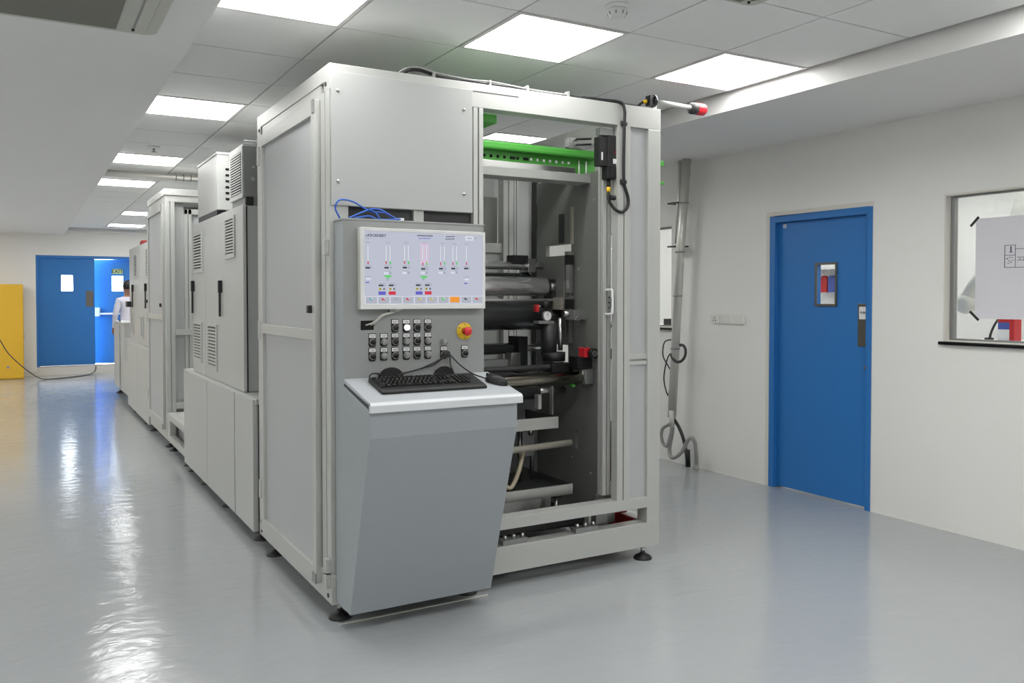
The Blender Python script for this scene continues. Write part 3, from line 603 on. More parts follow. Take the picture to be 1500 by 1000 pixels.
part(B(2.52, 2.66, 3.92, 4.02, 1.00, 1.05), 'gear_housing', 'black', .004)
part(B(2.60, 2.606, 4.04, 4.07, .75, .93), 'thin_strip', 'alu', 0); part(B(2.45, 2.47, 3.95, 3.99, .80, .88), 'thin_strip', 'alu', 0)
# lower trays, hose, lifting posts
tr = part(MB().grid('z', .705, .715, 1.40, 2.52, 3.86, 4.20, []), 'catch_tray', 'steel', 0)
B(1.40, 2.52, 3.855, 3.862, .705, .768).build('lip', 'steel', tr, 0); B(2.515, 2.522, 3.86, 4.20, .705, .768).build('lip', 'steel', tr, 0); MB().cyl((2.40, 3.95, .66), (2.40, 3.95, .705), .012, 10).build('drain', 'steel', tr)
t2 = part(MB().grid('z', .372, .380, 1.40, 2.56, 3.78, 4.32, []), 'drip_tray', 'darkmetal', 0)
B(1.40, 2.56, 3.772, 3.782, .355, .412).build('lip', 'steel', t2, .002); B(2.553, 2.562, 3.78, 4.32, .355, .412).build('lip', 'steel', t2); B(1.40, 2.56, 4.315, 4.322, .355, .412).build('lip', 'steel', t2)
for x in (1.6, 2.49): MB().cyl((x, 3.83, .17), (x, 3.83, .36), .010, 12).build('jack_post', 'steel', t2)
B(2.46, 2.51, 3.80, 3.84, .335, .357).build('jack_head', 'black', t2)
part(B(1.40, 2.50, 3.90, 3.906, .20, .345), 'splash_sheet', 'steel', 0)
part(MB().tube(spline([(2.19, 3.95, .40), (2.20, 3.93, .50), (2.21, 3.92, .43), (2.25, 3.91, .395), (2.30, 3.92, .46), (2.35, 3.95, .56), (2.38, 4.0, .60)], 7), .012, 10), 'drain_hose', 'tan', 0)
for x in (2.42, 2.50): part(MB().cyl((x, 4.10, .38), (x, 4.10, .70), .013, 12), 'lift_rod', 'steel', 0)
part(B(2.42, 2.50, 4.07, 4.13, .52, .66), 'lift_block', 'aludark', .003)
part(B(1.24, 2.68, 3.70, 4.45, .205, .215), 'floor_pan', 'black', 0)
for x in (2.02, 2.45):
    k = part(B(x, x+.14, Y0+.012, Y0+.065, .20, .225), 'latch_block', 'aludark', .002)
    for q in (.02, .07, .12): MB().cyl((x+q, Y0+.03, .225), (x+q, Y0+.03, .245), .010, 8).build('bolt', 'steel', k)
# red tray and pump right of the plate
rt = part(MB().grid('z', .10, .108, 2.765, 2.905, 3.68, 4.45, []), 'red_tray', 'redpaint', 0); B(2.897, 2.905, 3.68, 4.45, .10, .20).build('lip', 'redpaint', rt); B(2.765, 2.773, 3.68, 3.72, .10, .33).build('upright', 'red', rt)
for q in range(4): MB().lathe([(.012, 0), (.010, .008)], (2.80+.025*q, 3.74+.02*(q % 2), .108), 'z', 10).build('rivet', 'white', rt)
pu = part(B(2.84, 2.95, 3.80, 3.97, .20, .58), 'red_pump', 'redpaint', .006); B(2.84, 2.95, 3.80, 3.97, .58, .70).build('pump_motor', 'black', pu, .006)
# rear frame seen between the rollers
for x0, x1 in ((2.665, 2.74), (2.745, 2.775)): part(MB().prism(slotted(x0, x1, 4.72, 4.79, ['-y']), 'z', .20, 2.315), 'rear_post', 'alu', 0)
part(B(2.785, 2.91, 4.76, 4.77, .20, 2.315), 'rear_panel', 'panel', 0); part(B(2.90, 2.915, 4.70, 4.76, .2, 2.315), 'rear_edge', 'darkmetal', 0)
part(B(1.40, 2.665, 4.74, 4.79, 1.70, 1.76), 'rear_rail', 'alu'); part(B(1.40, 2.665, 4.76, 4.77, .95, 1.70), 'rear_panel', 'panel', 0); part(B(1.40, 2.90, 4.70, 4.715, .20, .95), 'rear_panel', 'darkmetal', 0)
part(B(1.40, 2.665, 4.80, 4.86, 1.76, 2.06), 'rear_box', 'plate', .003); part(B(1.40, 2.665, 4.84, 4.85, 2.06, 2.315), 'rear_panel', 'panel', 0)
part(B(2.802, 2.812, 4.52, 4.60, 1.84, 2.0), 'chain_guard', 'darkmetal', 0)
# cross bar and green lifting beam
cb = part(B(1.365, 2.72, 3.84, 3.97, 2.046, 2.092), 'cross_bar', 'alu'); B(1.365, 2.66, 3.90, 3.97, 2.092, 2.134).build('upper_lip', 'steel', cb, .002)
gb = part(B(1.90, 2.90, 4.0, 4.12, 2.213, 2.258), 'green_beam', 'green', .012); B(1.90, 2.90, 4.05, 4.10, 2.106, 2.213).build('web', 'green', gb)
part(B(1.95, 2.03, 3.66, 4.0, 2.27, 2.315), 'green_side_beam', 'green', .004)
for k in range(14):
    x = 2.16+.042*k; B(x, x+.012 if k not in (4, 6) else x+.03, 4.043, 4.05, 2.176, 2.190).build('notch', 'hole' if k < 7 else 'white', gb)
for x in (2.78, 2.83): MB().cyl((x, 4.04, 2.106), (x, 4.04, 2.20), .004, 8).build('thin_rod', 'white', gb)
sb = part(B(2.70, 2.755, 4.02, 4.06, 2.27, 2.325), 'sensor_bracket', 'steel', .002); B(2.66, 2.77, 4.0, 4.08, 2.258, 2.27).build('foot_plate', 'steel', sb)
for z in (2.283, 2.315): MB().cyl((2.74, 4.01, z), (2.83, 3.99, z+.008), .006, 8).build('probe', 'black', sb)
for z in (2.13, 2.03):
    g = part(B(X1, X1+.05, 3.60, 3.66, z, z+.03 if z > 2.1 else z+.018), 'green_knob', 'green', .003)

# ---- interlock switch, cables, signal lamp
t = thing('interlock_switch', 'black safety interlock switch at the top of the open bay', 'switch', (2.66, 3.60, 2.03))
B(2.598, 2.656, 3.592, 3.64, 2.10, 2.252).build('actuator_body', 'black', t, .004); B(2.650, 2.708, 3.585, 3.643, 2.035, 2.262).build('switch_body', 'black', t, .004)
B(2.682, 2.702, 3.582, 3.586, 2.115, 2.140).build('code_sticker', 'white', t); B(2.612, 2.620, 3.589, 3.593, 2.13, 2.17).build('label_strip', 'white', t); MB().lathe([(.004, -.003), (.004, 0)], (2.695, 3.585, 2.175), 'y', 8).build('indicator', 'redglow', t)
B(2.61, 2.70, 3.60, 3.64, 2.262, 2.30).build('mount', 'aludark', t); B(2.655, 2.700, 3.580, 3.587, 2.04, 2.10).build('cover', 'blackgloss', t)
MB().cyl((2.672, 3.61, 1.985), (2.672, 3.61, 2.035), .010, 10).build('gland', 'black', t); MB().cyl((2.672, 3.61, 1.965), (2.672, 3.61, 1.995), .011, 10).build('yellow_collar', 'estop_yellow', t)
cp = [(2.672, 3.61, 1.98), (2.664, 3.60, 1.93), (2.685, 3.575, 1.88), (2.722, 3.56, 1.862), (2.758, 3.56, 1.89), (2.762, 3.56, 1.94), (2.735, 3.558, 2.01), (2.731, 3.558, 2.10), (2.735, 3.558, 2.32), (2.735, 3.556, 2.39), (2.715, 3.565, 2.432), (2.62, 3.60, 2.442), (2.50, 3.61, 2.442)]
ca = MB().tube(spline(cp, 7), .0085, 10).build('cable', 'black', t)
for x, z in ((2.664, 1.935), (2.732, 2.02), (2.735, 2.325)): MB().cyl((x-.016, 3.566, z), (x+.016, 3.566, z), .014, 10).build('clip', 'black', ca)
t = thing('cable_loom', 'black and white cables strapped along the machine top', 'cable', (2.2, 3.60, ZT))
MB().tube(spline([(1.54, 3.68, 2.436), (1.54, 3.62, 2.455), (1.60, 3.60, 2.458), (1.70, 3.595, 2.438), (1.85, 3.595, 2.437), (2.1, 3.595, 2.437), (2.4, 3.60, 2.437), (2.7, 3.61, 2.437), (2.88, 3.61, 2.437)], 6), .008, 8).build('black_cable', 'black', t)
MB().tube(spline([(1.50, 3.68, 2.432), (1.51, 3.61, 2.452), (1.57, 3.59, 2.468), (1.68, 3.585, 2.452), (1.84, 3.585, 2.444), (1.94, 3.583, 2.448), (2.03, 3.585, 2.446), (2.2, 3.59, 2.440), (2.4, 3.59, 2.440)], 6), .0038, 8).build('white_cable', 'greyhose', t)
for x in (1.655, 1.95, 2.16, 2.40): B(x-.006, x+.006, 3.58, 3.61, ZT, 2.456).build('clip', 'greyhose', t)
t = thing('signal_lamp', 'red signal lamp on a horizontal silver tube at the machine corner', 'lamp', (2.965, 3.60, ZT))
B(2.955, 2.978, 3.59, 3.61, ZT, 2.46).build('bracket', 'alu', t)
MB().lathe([(.030, -.012), (.034, -.006), (.034, .004), (.028, .008)], (2.962, 3.60, 2.474), 'x', 24).build('mount_disc', 'blackgloss', t)
B(2.925, 2.95, 3.58, 3.62, 2.446, 2.50).build('junction', 'black', t); MB().tube(spline([(2.93, 3.60, 2.474), (2.90, 3.605, 2.465), (2.86, 3.61, 2.437)], 4), .007, 8).build('lead', 'black', t); MB().cyl((2.895, 3.602, 2.462), (2.915, 3.601, 2.470), .010, 10).build('yellow_collar', 'estop_yellow', t)
MB().cyl((2.968, 3.60, 2.474), (3.235, 3.60, 2.468), .0135, 16).build('tube', 'alu', t)
MB().lathe([(.018, 0), (.032, .006), (.032, .040)], (3.225, 3.60, 2.467), 'x', 24).build('lamp_base', 'darkmetal', t)
MB().lathe([(.031, .040), (.033, .044), (.033, .095), (.028, .102), (.001, .103)], (3.225, 3.60, 2.467), 'x', 24).build('lamp_lens', 'redglow', t)
solo(B(1.17, 1.90, 3.515, 3.525, .0, .004), 'floor_strip', 'offwhite', 'thin pale strip on the floor along the console front', 'strip', (1.5, 3.52, 0))

# ================================================================== control console
cc = thing('control_console', 'grey control console with sloping lower front and white desk', 'console', (1.51, 3.4, .085))
prof = [(3.565, .085), (3.38, .085), (3.142, .86), (3.142, .968), (3.45, 1.040), (3.45, 1.745), (3.565, 1.745)]
body = MB().prism(prof, 'x', 1.172, 1.842).build('body', 'consoleface', cc, .003)
B(1.168, 1.848, 3.447, 3.566, 1.743, 1.752).build('top_cap', 'console', cc, .002)
B(1.172, 1.842, 3.4475, 3.4505, 1.07, 1.742).build('button_panel', 'console', cc)
dk = MB().prism([(3.138, .990), (3.138, 1.0015), (3.449, 1.072), (3.449, 1.055)], 'x', 1.171, 1.862).build('desk_top', 'desktop', cc, .001)
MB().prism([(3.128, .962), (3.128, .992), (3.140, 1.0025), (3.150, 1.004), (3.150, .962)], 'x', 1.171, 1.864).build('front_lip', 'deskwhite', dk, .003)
MB().prism([(3.150, .962), (3.150, 1.002), (3.449, 1.070), (3.449, 1.03)], 'x', 1.842, 1.862).build('side_lip', 'desktop', dk, .001)
B(1.842, 1.848, 3.55, 3.565, .30, 1.70).build('rear_flange', 'console', cc)
MB().lathe([(.012, 0), (.010, .012)], (1.842, 3.50, 1.13), 'x', 12).build('side_knob', 'white', cc)
hold = MB().prism([(-.0165, -.020), (-.011, -.027), (.011, -.027), (.0165, -.020), (.0165, .030), (-.0165, .030)], 'y', -.0035, 0).mesh('label_holder', 'blackgloss')
leg = B(-.0145, .0145, -.0048, -.0030, .0115, .0275).mesh('label_plate', 'white')
pr = MB()
for k in range(4): pr.box(-.010+.0055*k, -.006+.0055*k, -.0052, -.0047, .020, .0225)
for k in range(3): pr.box(-.008+.0055*k, -.004+.0055*k, -.0052, -.0047, .015, .0172)
prn = pr.mesh('label_print', 'ink')
col_ = MB().lathe([(.0150, -.012), (.0150, -.0035)], (0, 0, -.006), 'y', 20).mesh('collar', 'steel')
def kn(m): return MB().lathe([(.001, -.021), (.0105, -.021), (.0125, -.018), (.0125, -.008)], (0, 0, -.006), 'y', 20).mesh('push_button', m)
KN = {k: kn(m) for k, m in dict(k='blackgloss', g='greyhose', w='lit').items()}
def button(x, z, kind, label=True):
    o = link('push_button', KN[kind], cc, off=(0, 0, 0)); o.location = (x-1.51, 3.4475-3.4, z-.085)
    if kind == 'w': lab(o, 'white lit push button')
    link('collar', col_, o)
    if label: link('label_holder', hold, o); link('label_plate', leg, o); link('label_print', prn, o)
    return o
for x, k in zip((1.402, 1.455, 1.506, 1.558), 'kwkk'): button(x, 1.291, k)
for r, z in enumerate((1.231, 1.170)):
    for x, k in zip((1.298, 1.350, 1.402, 1.455, 1.506, 1.558), 'kgkgkg'): button(x, z, k)
lab(button(1.636, 1.223, 'g', False), 'single grey push button without label')
button(1.741, 1.169, 'k')
ks = button(1.636, 1.168, 'k'); ks.name = 'key_switch'; lab(ks, 'black key switch with cables draped over it')
link('key_ring', MB().lathe([(.014, -.032), (.016, -.03), (.016, -.020)], (.006, 0, -.006), 'y', 18).mesh('key_ring', 'darkmetal'), ks); link('key_slot', B(.002, .010, -.0335, -.032, -.008, -.004).mesh('key_slot', 'steel'), ks)
es = MB().lathe([(.001, -.004), (.037, -.004), (.039, -.002), (.039, 0)], (1.741, 3.4475, 1.263), 'y', 32).build('emergency_stop', 'estop_yellow', cc); lab(es, 'red mushroom emergency stop on yellow disc')
MB().lathe([(.013, -.028), (.015, -.004)], (1.741, 3.4475, 1.263), 'y', 20).build('shaft', 'red', es)
MB().lathe([(.001, -.046), (.014, -.045), (.019, -.041), (.020, -.034), (.016, -.027)], (1.741, 3.4475, 1.263), 'y', 24).build('mushroom', 'redglow', es)
for a in (30, 150, 210, 330, 90, 270):
    x, z = 1.741+.031*math.cos(R(a)), 1.263+.031*math.sin(R(a)); B(x-.004, x+.004, 3.4428, 3.4436, z-.0015, z+.0015).build('disc_mark', 'ink', es)
B(1.247, 1.305, 3.4455, 3.4476, 1.277, 1.317).build('cable_port', 'hole', cc)
for x, s in ((1.382, 1.22), (1.636, 1.06)):                        # half round brush grommets
    P = [];
    for k in range(33):
        a = math.pi*k/32; r = (.050 if k % 2 else .0445)*s; P.append((x+r*math.cos(a), 1.066+r*.78*math.sin(a)))
    MB().prism(P, 'y', 3.434, 3.4476).build('brush_grommet', 'black', cc)

# ---- monitor
mo = thing('monitor', 'white framed screen showing process diagrams on the console', 'monitor', (1.533, 3.44, 1.36))
mx0, mx1, mz0, mz1, my = 1.233, 1.828, 1.366, 1.712, 3.412
B(mx0, mx1, my, 3.4475, mz0, mz1).build('housing', 'offwhite', mo, .004)
sx0, sx1, sz0, sz1 = mx0+.017, mx1-.013, mz0+.022, mz1-.014
bz = MB().grid('y', my-.006, my+.002, mx0, mx1, mz0, mz1, [(sx0, sx1, sz0, sz1)]).build('bezel', 'white', mo, .0015, weld=True)
sc = B(sx0, sx1, my-.001, my+.0005, sz0, sz1).build('screen', 'screen', mo)
GM = ['scr_white', 'scr_red', 'scr_green', 'scr_blue', 'scr_dark', 'scr_grey', 'scr_orange', 'scr_pink', 'scr_btn', 'scr_cyan', 'scr_yellow']
g = MB()
def uv(cx, cy): u = (cx-80)/1258; return u, (cy-(95+65*u))/(890-95-65*u)
def gr(c, cx, cy, wpx, hpx, lift=0):
    u, v = uv(cx, cy); x = sx0+u*(sx1-sx0); z = sz1-v*(sz1-sz0); w_ = wpx/1258*(sx1-sx0)/2; h_ = hpx/760*(sz1-sz0)/2
    g.cur = GM.index('scr_'+c); yy = my-.0012-.0003*lift; g.box(max(x-w_, sx0+.001), min(x+w_, sx1-.001), yy, yy+.0002, max(z-h_, sz0+.001), min(z+h_, sz1-.001))
for cx, dbl in ((118, 0), (320, 2), (508, 2), (700, 3), (892, 2), (1026, 2), (1157, 0)):
    if dbl == 3: gr('pink', cx, 350, 88, 220)
    for q in ((0,) if not dbl else (-20, 20)):
        gr('grey', cx+q, 340 if cx < 800 else 350, 20, 170, 1); gr('white', cx+q, 340 if cx < 800 else 350, 14, 164, 2)
    gr('red', cx-(20 if dbl else 0), 442 if cx < 600 else 460, 11, 30, 3)
    if dbl: gr('green', cx+22, 445 if cx < 600 else 455, 14, 30, 3)
    gr('dark', cx-(4 if not dbl else 16), 497 if cx < 600 else 512, 44, 18, 1); gr('grey', cx+28, 497 if cx < 600 else 512, 20, 18, 1); gr('grey', cx, 475 if cx < 600 else 490, 60, 7, 1); gr('grey', cx, 215+.03*cx, 40, 8)
    if dbl: gr('white', cx-20, 555, 44, 24, 1); gr('grey', cx+22, 555, 22, 20, 1); gr('grey', cx, 535, 60, 6, 1)
for cx in (118, 1157): gr('white', cx+4, 615 if cx < 200 else 630, 50, 20, 1); gr('grey', cx, 592 if cx < 200 else 605, 60, 7, 1); gr('blue', cx-8, 655 if cx < 200 else 672, 36, 12, 1)
for cx in (318, 690): gr('green', cx, 588 if cx < 400 else 597, 70, 16, 1); gr('green', cx, 606 if cx < 400 else 614, 34, 12, 1); gr('grey', cx-5, 628, 20, 20, 1)
for cx, c in ((258, 'blue'), (361, 'red'), (640, 'blue'), (737, 'red')):
    gr(c, cx, 772, 72, 36, 1); gr('dark', cx-10, 688, 48, 18, 1); gr('grey', cx+30, 688, 16, 16, 1); gr('grey', cx, 668, 66, 7, 1)
    for q in (-20, 20): gr('yellow' if q < 0 else 'grey', cx+q, 727, 26, 26, 1); gr('dark', cx+q, 727, 12, 12, 2)
for k, c in enumerate(('cyan', 'red', 'grey', 'red', 'yellow', 'yellow', 'green', 'orange', 'dark', 'red')):
    cx = 147+125.5*k; gr('white', cx, 845, 122, 78, 1); gr('btn', cx+3, 848, 112, 68, 2)
    if c == 'orange': gr('orange', cx, 845, 104, 62, 3)
    else: gr(c, cx, 838, 34, 20, 3); gr('grey' if c == 'grey' else 'white', cx+10, 832, 14, 12, 4)
gr('white', 1190, 190, 92, 50, 1); gr('grey', 1190, 190, 50, 12, 2); gr('grey', 1262, 192, 22, 10, 1)
for q in range(9): gr('dark', 630+q*18.5, 153+q*.8, 13, 13, 1)
for q in range(7): gr('scr_blue'[4:], 645+q*18.5, 184+q*.3, 13, 9, 1)
for q in range(5): gr('dark', 940+q*19, 168, 13, 11, 1); gr('dark', 935+q*20, 194, 13, 11, 1)
gr('grey', 106, 150, 28, 30, 1); gr('grey', 118, 180, 40, 8, 1)
g.build('display_graphics', GM, sc)['kind'] = 'stuff'
u, v = uv(208, 150); text('KROENERT', .0165, 'screen_lettering', 'scr_dark', sc, face_y(sx0+u*(sx1-sx0), my-.0016, sz1-v*(sz1-sz0)), .0002)
for q in (0, .010):
    MB().tube(spline([(1.42+q*2, 3.435, mz0+.004), (1.38+q, 3.43, 1.352), (1.335+q, 3.43, 1.340), (1.300+q, 3.435, 1.310), (1.268+q*2.2, 3.446, 1.297)], 6), .0035, 8).build('monitor_cable', 'offwhite', mo)
B(1.37, 1.40, 3.425, 3.4475, 1.352, mz0+.002).build('cable_gland', 'aludark', mo)

# ---- keyboard, mouse, cables
kbd = thing('keyboard', 'black full-size computer keyboard on the white desk', 'keyboard', (1.498, 3.308, 1.0415)); kbd.rotation_euler = (math.atan(.226), 0, 0); ORG[kbd.name] = (0, 0, 0)
MB().prism([(-.084, 0), (-.084, .010), (-.070, .014), (.078, .020), (.082, .016), (.082, 0)], 'x', -.242, .242).build('tray', 'black', kbd, .003, off=(0, 0, 0))
kmesh = {}
def key(x, y, w_, h_=.0155):
    k = (round(w_, 4), round(h_, 4))
    if k not in kmesh:
        a, b = w_/2-.0012, h_/2; m = MB(); m.add([(-a,-b,0),(a,-b,0),(a,b,0),(-a,b,0),(-a+.0018,-b+.0018,.007),(a-.0018,-b+.0018,.007),(a-.0018,b-.0014,.007),(-a+.0018,b-.0014,.007)], [(0,3,2,1),(4,5,6,7),(0,1,5,4),(1,2,6,5),(2,3,7,6),(3,0,4,7)])
        m.cur = 1; m.box(-.002, .001, -.001, .0025, .0070, .0073); kmesh[k] = m.mesh('key', ['blackgloss', 'greyhose'])
    link('key', kmesh[k], kbd, loc=(x, y, .0165+.0225*(y+.084)*.18))
P_ = .0188; xk = -.232
for ri, y in enumerate((.066, .040, .0215, .003, -.0155, -.034)):
    if ri == 0: ws = [1, -.8, 1, 1, 1, 1, -.4, 1, 1, 1, 1, -.4, 1, 1, 1, 1]
    elif ri == 1: ws = [1]*13+[2]
    elif ri == 2: ws = [1.5]+[1]*12+[1.5]
    elif ri == 3: ws = [1.8]+[1]*11+[2.2]
    elif ri == 4: ws = [2.3]+[1]*10+[2.7]
    else: ws = [1.3, 1.3, 1.3, 6.2, 1.3, 1.2, 1.2, 1.2]
    x = xk
    for w_ in ws:
        if w_ < 0: x += -w_*P_; continue
        key(x+w_*P_/2, y, w_*P_); x += w_*P_
    x = xk+15.35*P_
    if ri in (0, 1, 2, 5): 
        for k in range(3): key(x+(k+.5)*P_, y, P_)
    if ri == 4: key(x+1.5*P_, y, P_)
    x = xk+18.7*P_+.004
    if ri >= 1:
        for k in range(4 if ri in (1, 2, 3) else 3): key(x+(k+.5)*P_, y, P_)
def ellip(c, r, n=14, m=8, flat=0.):
    b = MB(); vs = []; 
    for i in range(m+1):
        ph = math.pi/2*(1-i/m)
        for j in range(n): a = 2*math.pi*j/n; vs.append((c[0]+r[0]*math.cos(ph)**.7*math.cos(a), c[1]+r[1]*math.cos(ph)**.7*math.sin(a), c[2]+r[2]*math.sin(ph)))
    return b.add(vs, [(i*n+j, (i+1)*n+j, (i+1)*n+(j+1)%n, i*n+(j+1)%n) for i in range(m) for j in range(n)], True)
ms = thing('mouse', 'black computer mouse at the right end of the desk', 'mouse', (1.818, 3.285, 1.0385)); ms.rotation_euler = (math.atan(.226), 0, R(38)); ORG[ms.name] = (0, 0, 0)
ellip((0, 0, 0), (.031, .056, .034)).build('shell', 'black', ms, off=(0, 0, 0)); MB().lathe([(.010, -.003), (.010, .003)], (0, .034, .024), 'x', 16).build('wheel', 'darkmetal', ms, off=(0, 0, 0)); B(-.0006, .0006, .015, .056, .016, .030).build('button_gap', 'hole', ms, off=(0, 0, 0))
solo(MB().tube(spline([(1.783, 3.325, 1.056), (1.74, 3.36, 1.075), (1.70, 3.40, 1.110), (1.665, 3.42, 1.150), (1.645, 3.41, 1.162), (1.622, 3.415, 1.150), (1.58, 3.425, 1.118), (1.53, 3.43, 1.105), (1.47, 3.43, 1.092), (1.41, 3.432, 1.080)], 6), .0032, 8), 'mouse_cable', 'black', 'thin black mouse cable draped over the key switch', 'cable', (1.6, 3.42, 1.08))
solo(MB().tube(spline([(1.662, 3.40, 1.085), (1.657, 3.42, 1.115), (1.657, 3.425, 1.150), (1.640, 3.415, 1.164), (1.618, 3.42, 1.146), (1.57, 3.428, 1.122), (1.50, 3.43, 1.098), (1.43, 3.432, 1.085)], 6), .003, 8), 'keyboard_cable', 'black', 'thin black keyboard cable rising behind the keyboard', 'cable', (1.66, 3.41, 1.08))
solo(MB().tube(spline([(1.335, 3.43, 1.084), (1.300, 3.42, 1.092), (1.272, 3.40, 1.088), (1.262, 3.385, 1.072), (1.268, 3.37, 1.066)], 6), .0035, 8), 'keyboard_cable', 'black', 'short black cable end left of the keyboard by the brush', 'cable', (1.30, 3.41, 1.07))
# ---- blue network cable bundle on the console top
t = thing('network_cable', 'loose blue network cable looped on the console top', 'cable', (1.3, 3.52, 1.752))
for pts in ([(1.185, 3.53, 1.757), (1.165, 3.53, 1.80), (1.185, 3.53, 1.835), (1.24, 3.53, 1.832), (1.29, 3.53, 1.808), (1.33, 3.52, 1.79), (1.38, 3.52, 1.79), (1.42, 3.53, 1.775), (1.46, 3.53, 1.762)],
            [(1.22, 3.52, 1.757), (1.28, 3.52, 1.785), (1.33, 3.52, 1.803), (1.37, 3.52, 1.80), (1.41, 3.52, 1.78), (1.45, 3.52, 1.76)],
            [(1.24, 3.50, 1.757), (1.31, 3.51, 1.77), (1.35, 3.51, 1.757), (1.42, 3.51, 1.760), (1.46, 3.52, 1.765)], [(1.31, 3.515, 1.80), (1.34, 3.51, 1.785), (1.36, 3.51, 1.758)]):
    MB().tube(spline(pts, 6), .004, 8).build('strand', 'bluecable', t)
B(1.455, 1.478, 3.52, 3.535, 1.756, 1.770).build('plug', 'white', t)

# ================================================================== rest of the machine line
def vent(p, x, y0, y1, z0, z1, n=12, single=True):
    v = MB().grid('x', x-.010, x, y0, y1, z0, z1, [(y0+.03, y1-.03, z0+.02, z1-.02)]).build('vent', 'paint', p, .002, weld=True)
    B(x-.0025, x+.001, y0+.03, y1-.03, z0+.02, z1-.02).build('vent_back', 'hole', v)
    st = (z1-z0-.04)/n; me = None
    sl = MB()
    for k in range(n):
        z = z0+.02+st*k
        q = MB() if single else sl
        q.prism([(x-.0095, z), (x-.0095, z+st*.45), (x-.003, z+st*.62), (x-.003, z+st*.17)], 'y', y0+.03, y1-.03) if False else q.add([(x-.009, a, b) for a, b in ((y0+.03, z), (y1-.03, z), (y1-.03, z+st*.52), (y0+.03, z+st*.52))]+[(x-.002, a, b) for a, b in ((y0+.03, z+.004), (y1-.03, z+.004), (y1-.03, z+st*.52+.004), (y0+.03, z+st*.52+.004))], [(3,2,1,0),(4,5,6,7),(0,1,5,4),(1,2,6,5),(2,3,7,6),(3,0,4,7)])
        if single: q.build('slat', 'paint', v)
    if not single: sl.build('slats', 'paint', v)['kind'] = 'stuff'
def lever(p, x, y, z0, z1):
    o = B(x-.022, x-.008, y-.011, y+.011, z0, z1).build('handle', 'black', p, .004); B(x-.026, x, y-.014, y+.014, z1-.08, z1+.004).build('grip_base', 'black', o, .005)
# ---- plinth with three panels
t = thing('machine_plinth', 'long low grey plinth behind the front section', 'plinth', (1.6, 6.1, .05))
B(1.165, 2.2, 4.93, 7.32, .12, .80).build('body', 'darkmetal', t)
for a, b in ((4.94, 5.415), (5.440, 6.333), (6.347, 7.34)): B(1.135, 1.165, a, b, .065, .826).build('panel', 'paint', t, .002)
B(1.150, 2.2, 4.92, 7.34, .80, .832).build('cover', 'paint', t, .002)
for y in (5.0, 5.9, 6.7, 7.25): foot(t, 1.20, y, .12)
# ---- electrical cabinet
t = thing('electrical_cabinet', 'near grey two-door electrical cabinet with louvred vents', 'cabinet', (1.6, 6.2, .832))
B(1.19, 2.1, 5.29, 7.06, .834, 1.975).build('body', 'panel', t, .003)
B(1.186, 1.1905, 5.282, 7.05, .836, 1.972).build('gasket', 'hole', t)
a = B(1.165, 1.186, 5.29, 6.522, .834, 1.98).build('door', 'paint', t, .003); b = B(1.165, 1.186, 6.532, 7.06, .834, 1.98).build('door', 'paint', t, .003)
vent(a, 1.165, 5.50, 5.80, 1.665, 1.935); vent(b, 1.165, 6.62, 7.00, 1.60, 1.905); vent(b, 1.165, 6.66, 7.02, .92, 1.225); vent(a, 1.165, 6.09, 6.43, .90, 1.225)
lever(a, 1.165, 5.93, 1.285, 1.525); lever(b, 1.165, 6.99, 1.29, 1.54)
# ---- cooling units on top
t = thing('cooling_unit', 'grey louvred cooling unit nearest the front section', 'cooling unit', (1.5, 5.6, 1.982))
B(1.20, 1.85, 5.42, 5.80, 2.04, 2.355).build('housing', 'aludark', t, .003)
gr_ = MB().grid('x', 1.192, 1.20, 5.42, 5.80, 2.04, 2.355, [(5.45, 5.77, 2.07, 2.33)]).build('grille_frame', 'paint', t)
for k in range(16): z = 2.072+.0162*k; MB().add([(1.188, 5.45, z), (1.188, 5.77, z), (1.188, 5.77, z+.008), (1.188, 5.45, z+.008), (1.200, 5.45, z+.006), (1.200, 5.77, z+.006), (1.200, 5.77, z+.014), (1.200, 5.45, z+.014)], [(3,2,1,0),(4,5,6,7),(0,1,5,4),(1,2,6,5),(2,3,7,6),(3,0,4,7)]).build('slat', 'paint', gr_)
B(1.1985, 1.2015, 5.45, 5.77, 2.07, 2.33).build('grille_back', 'hole', gr_)
B(1.195, 1.86, 5.415, 5.805, 2.355, 2.37).build('lid', 'paint', t, .002); B(1.21, 1.8, 5.43, 5.79, 1.982, 2.04).build('base_frame', 'aludark', t); B(1.215, 1.26, 5.415, 5.43, 1.99, 2.045).build('mount', 'black', t)
for x, z, r in ((1.26, 2.23, .008), (1.255, 2.155, .013)): MB().lathe([(r, 0), (r*.8, -.012)], (x, 5.42, z), 'y', 14).build('bolt', 'steel', t)
t = thing('cooling_unit', 'white cooling unit with six side slots on the cabinet', 'cooling unit', (1.5, 6.6, 1.982))
B(1.20, 1.85, 6.24, 7.0, 2.035, 2.425).build('housing', 'paint', t, .003); B(1.195, 1.86, 6.235, 7.005, 2.425, 2.442).build('lid', 'paint', t, .002); B(1.20, 1.26, 6.26, 6.98, 1.982, 2.035).build('skid', 'black', t); B(1.74, 1.8, 6.26, 6.98, 1.982, 2.035).build('skid', 'black', t)
for k in range(6): B(1.256, 1.284, 6.2375, 6.241, 2.105+.042*k, 2.121+.042*k).build('slot', 'hole', t)
MB().cyl((1.24, 6.25, 2.0), (1.24, 6.20, 2.0), .018, 10).build('connector', 'steel', t)
t = thing('conduit', 'thin grey conduit over the cooling units', 'pipe', (1.5, 5.45, 2.40))
MB().tube([(1.22, 5.5, 2.40), (1.9, 5.5, 2.40)], .008, 8).build('tube', 'aludark', t); B(1.30, 1.34, 5.48, 5.52, 2.371, 2.42).build('clamp', 'black', t)
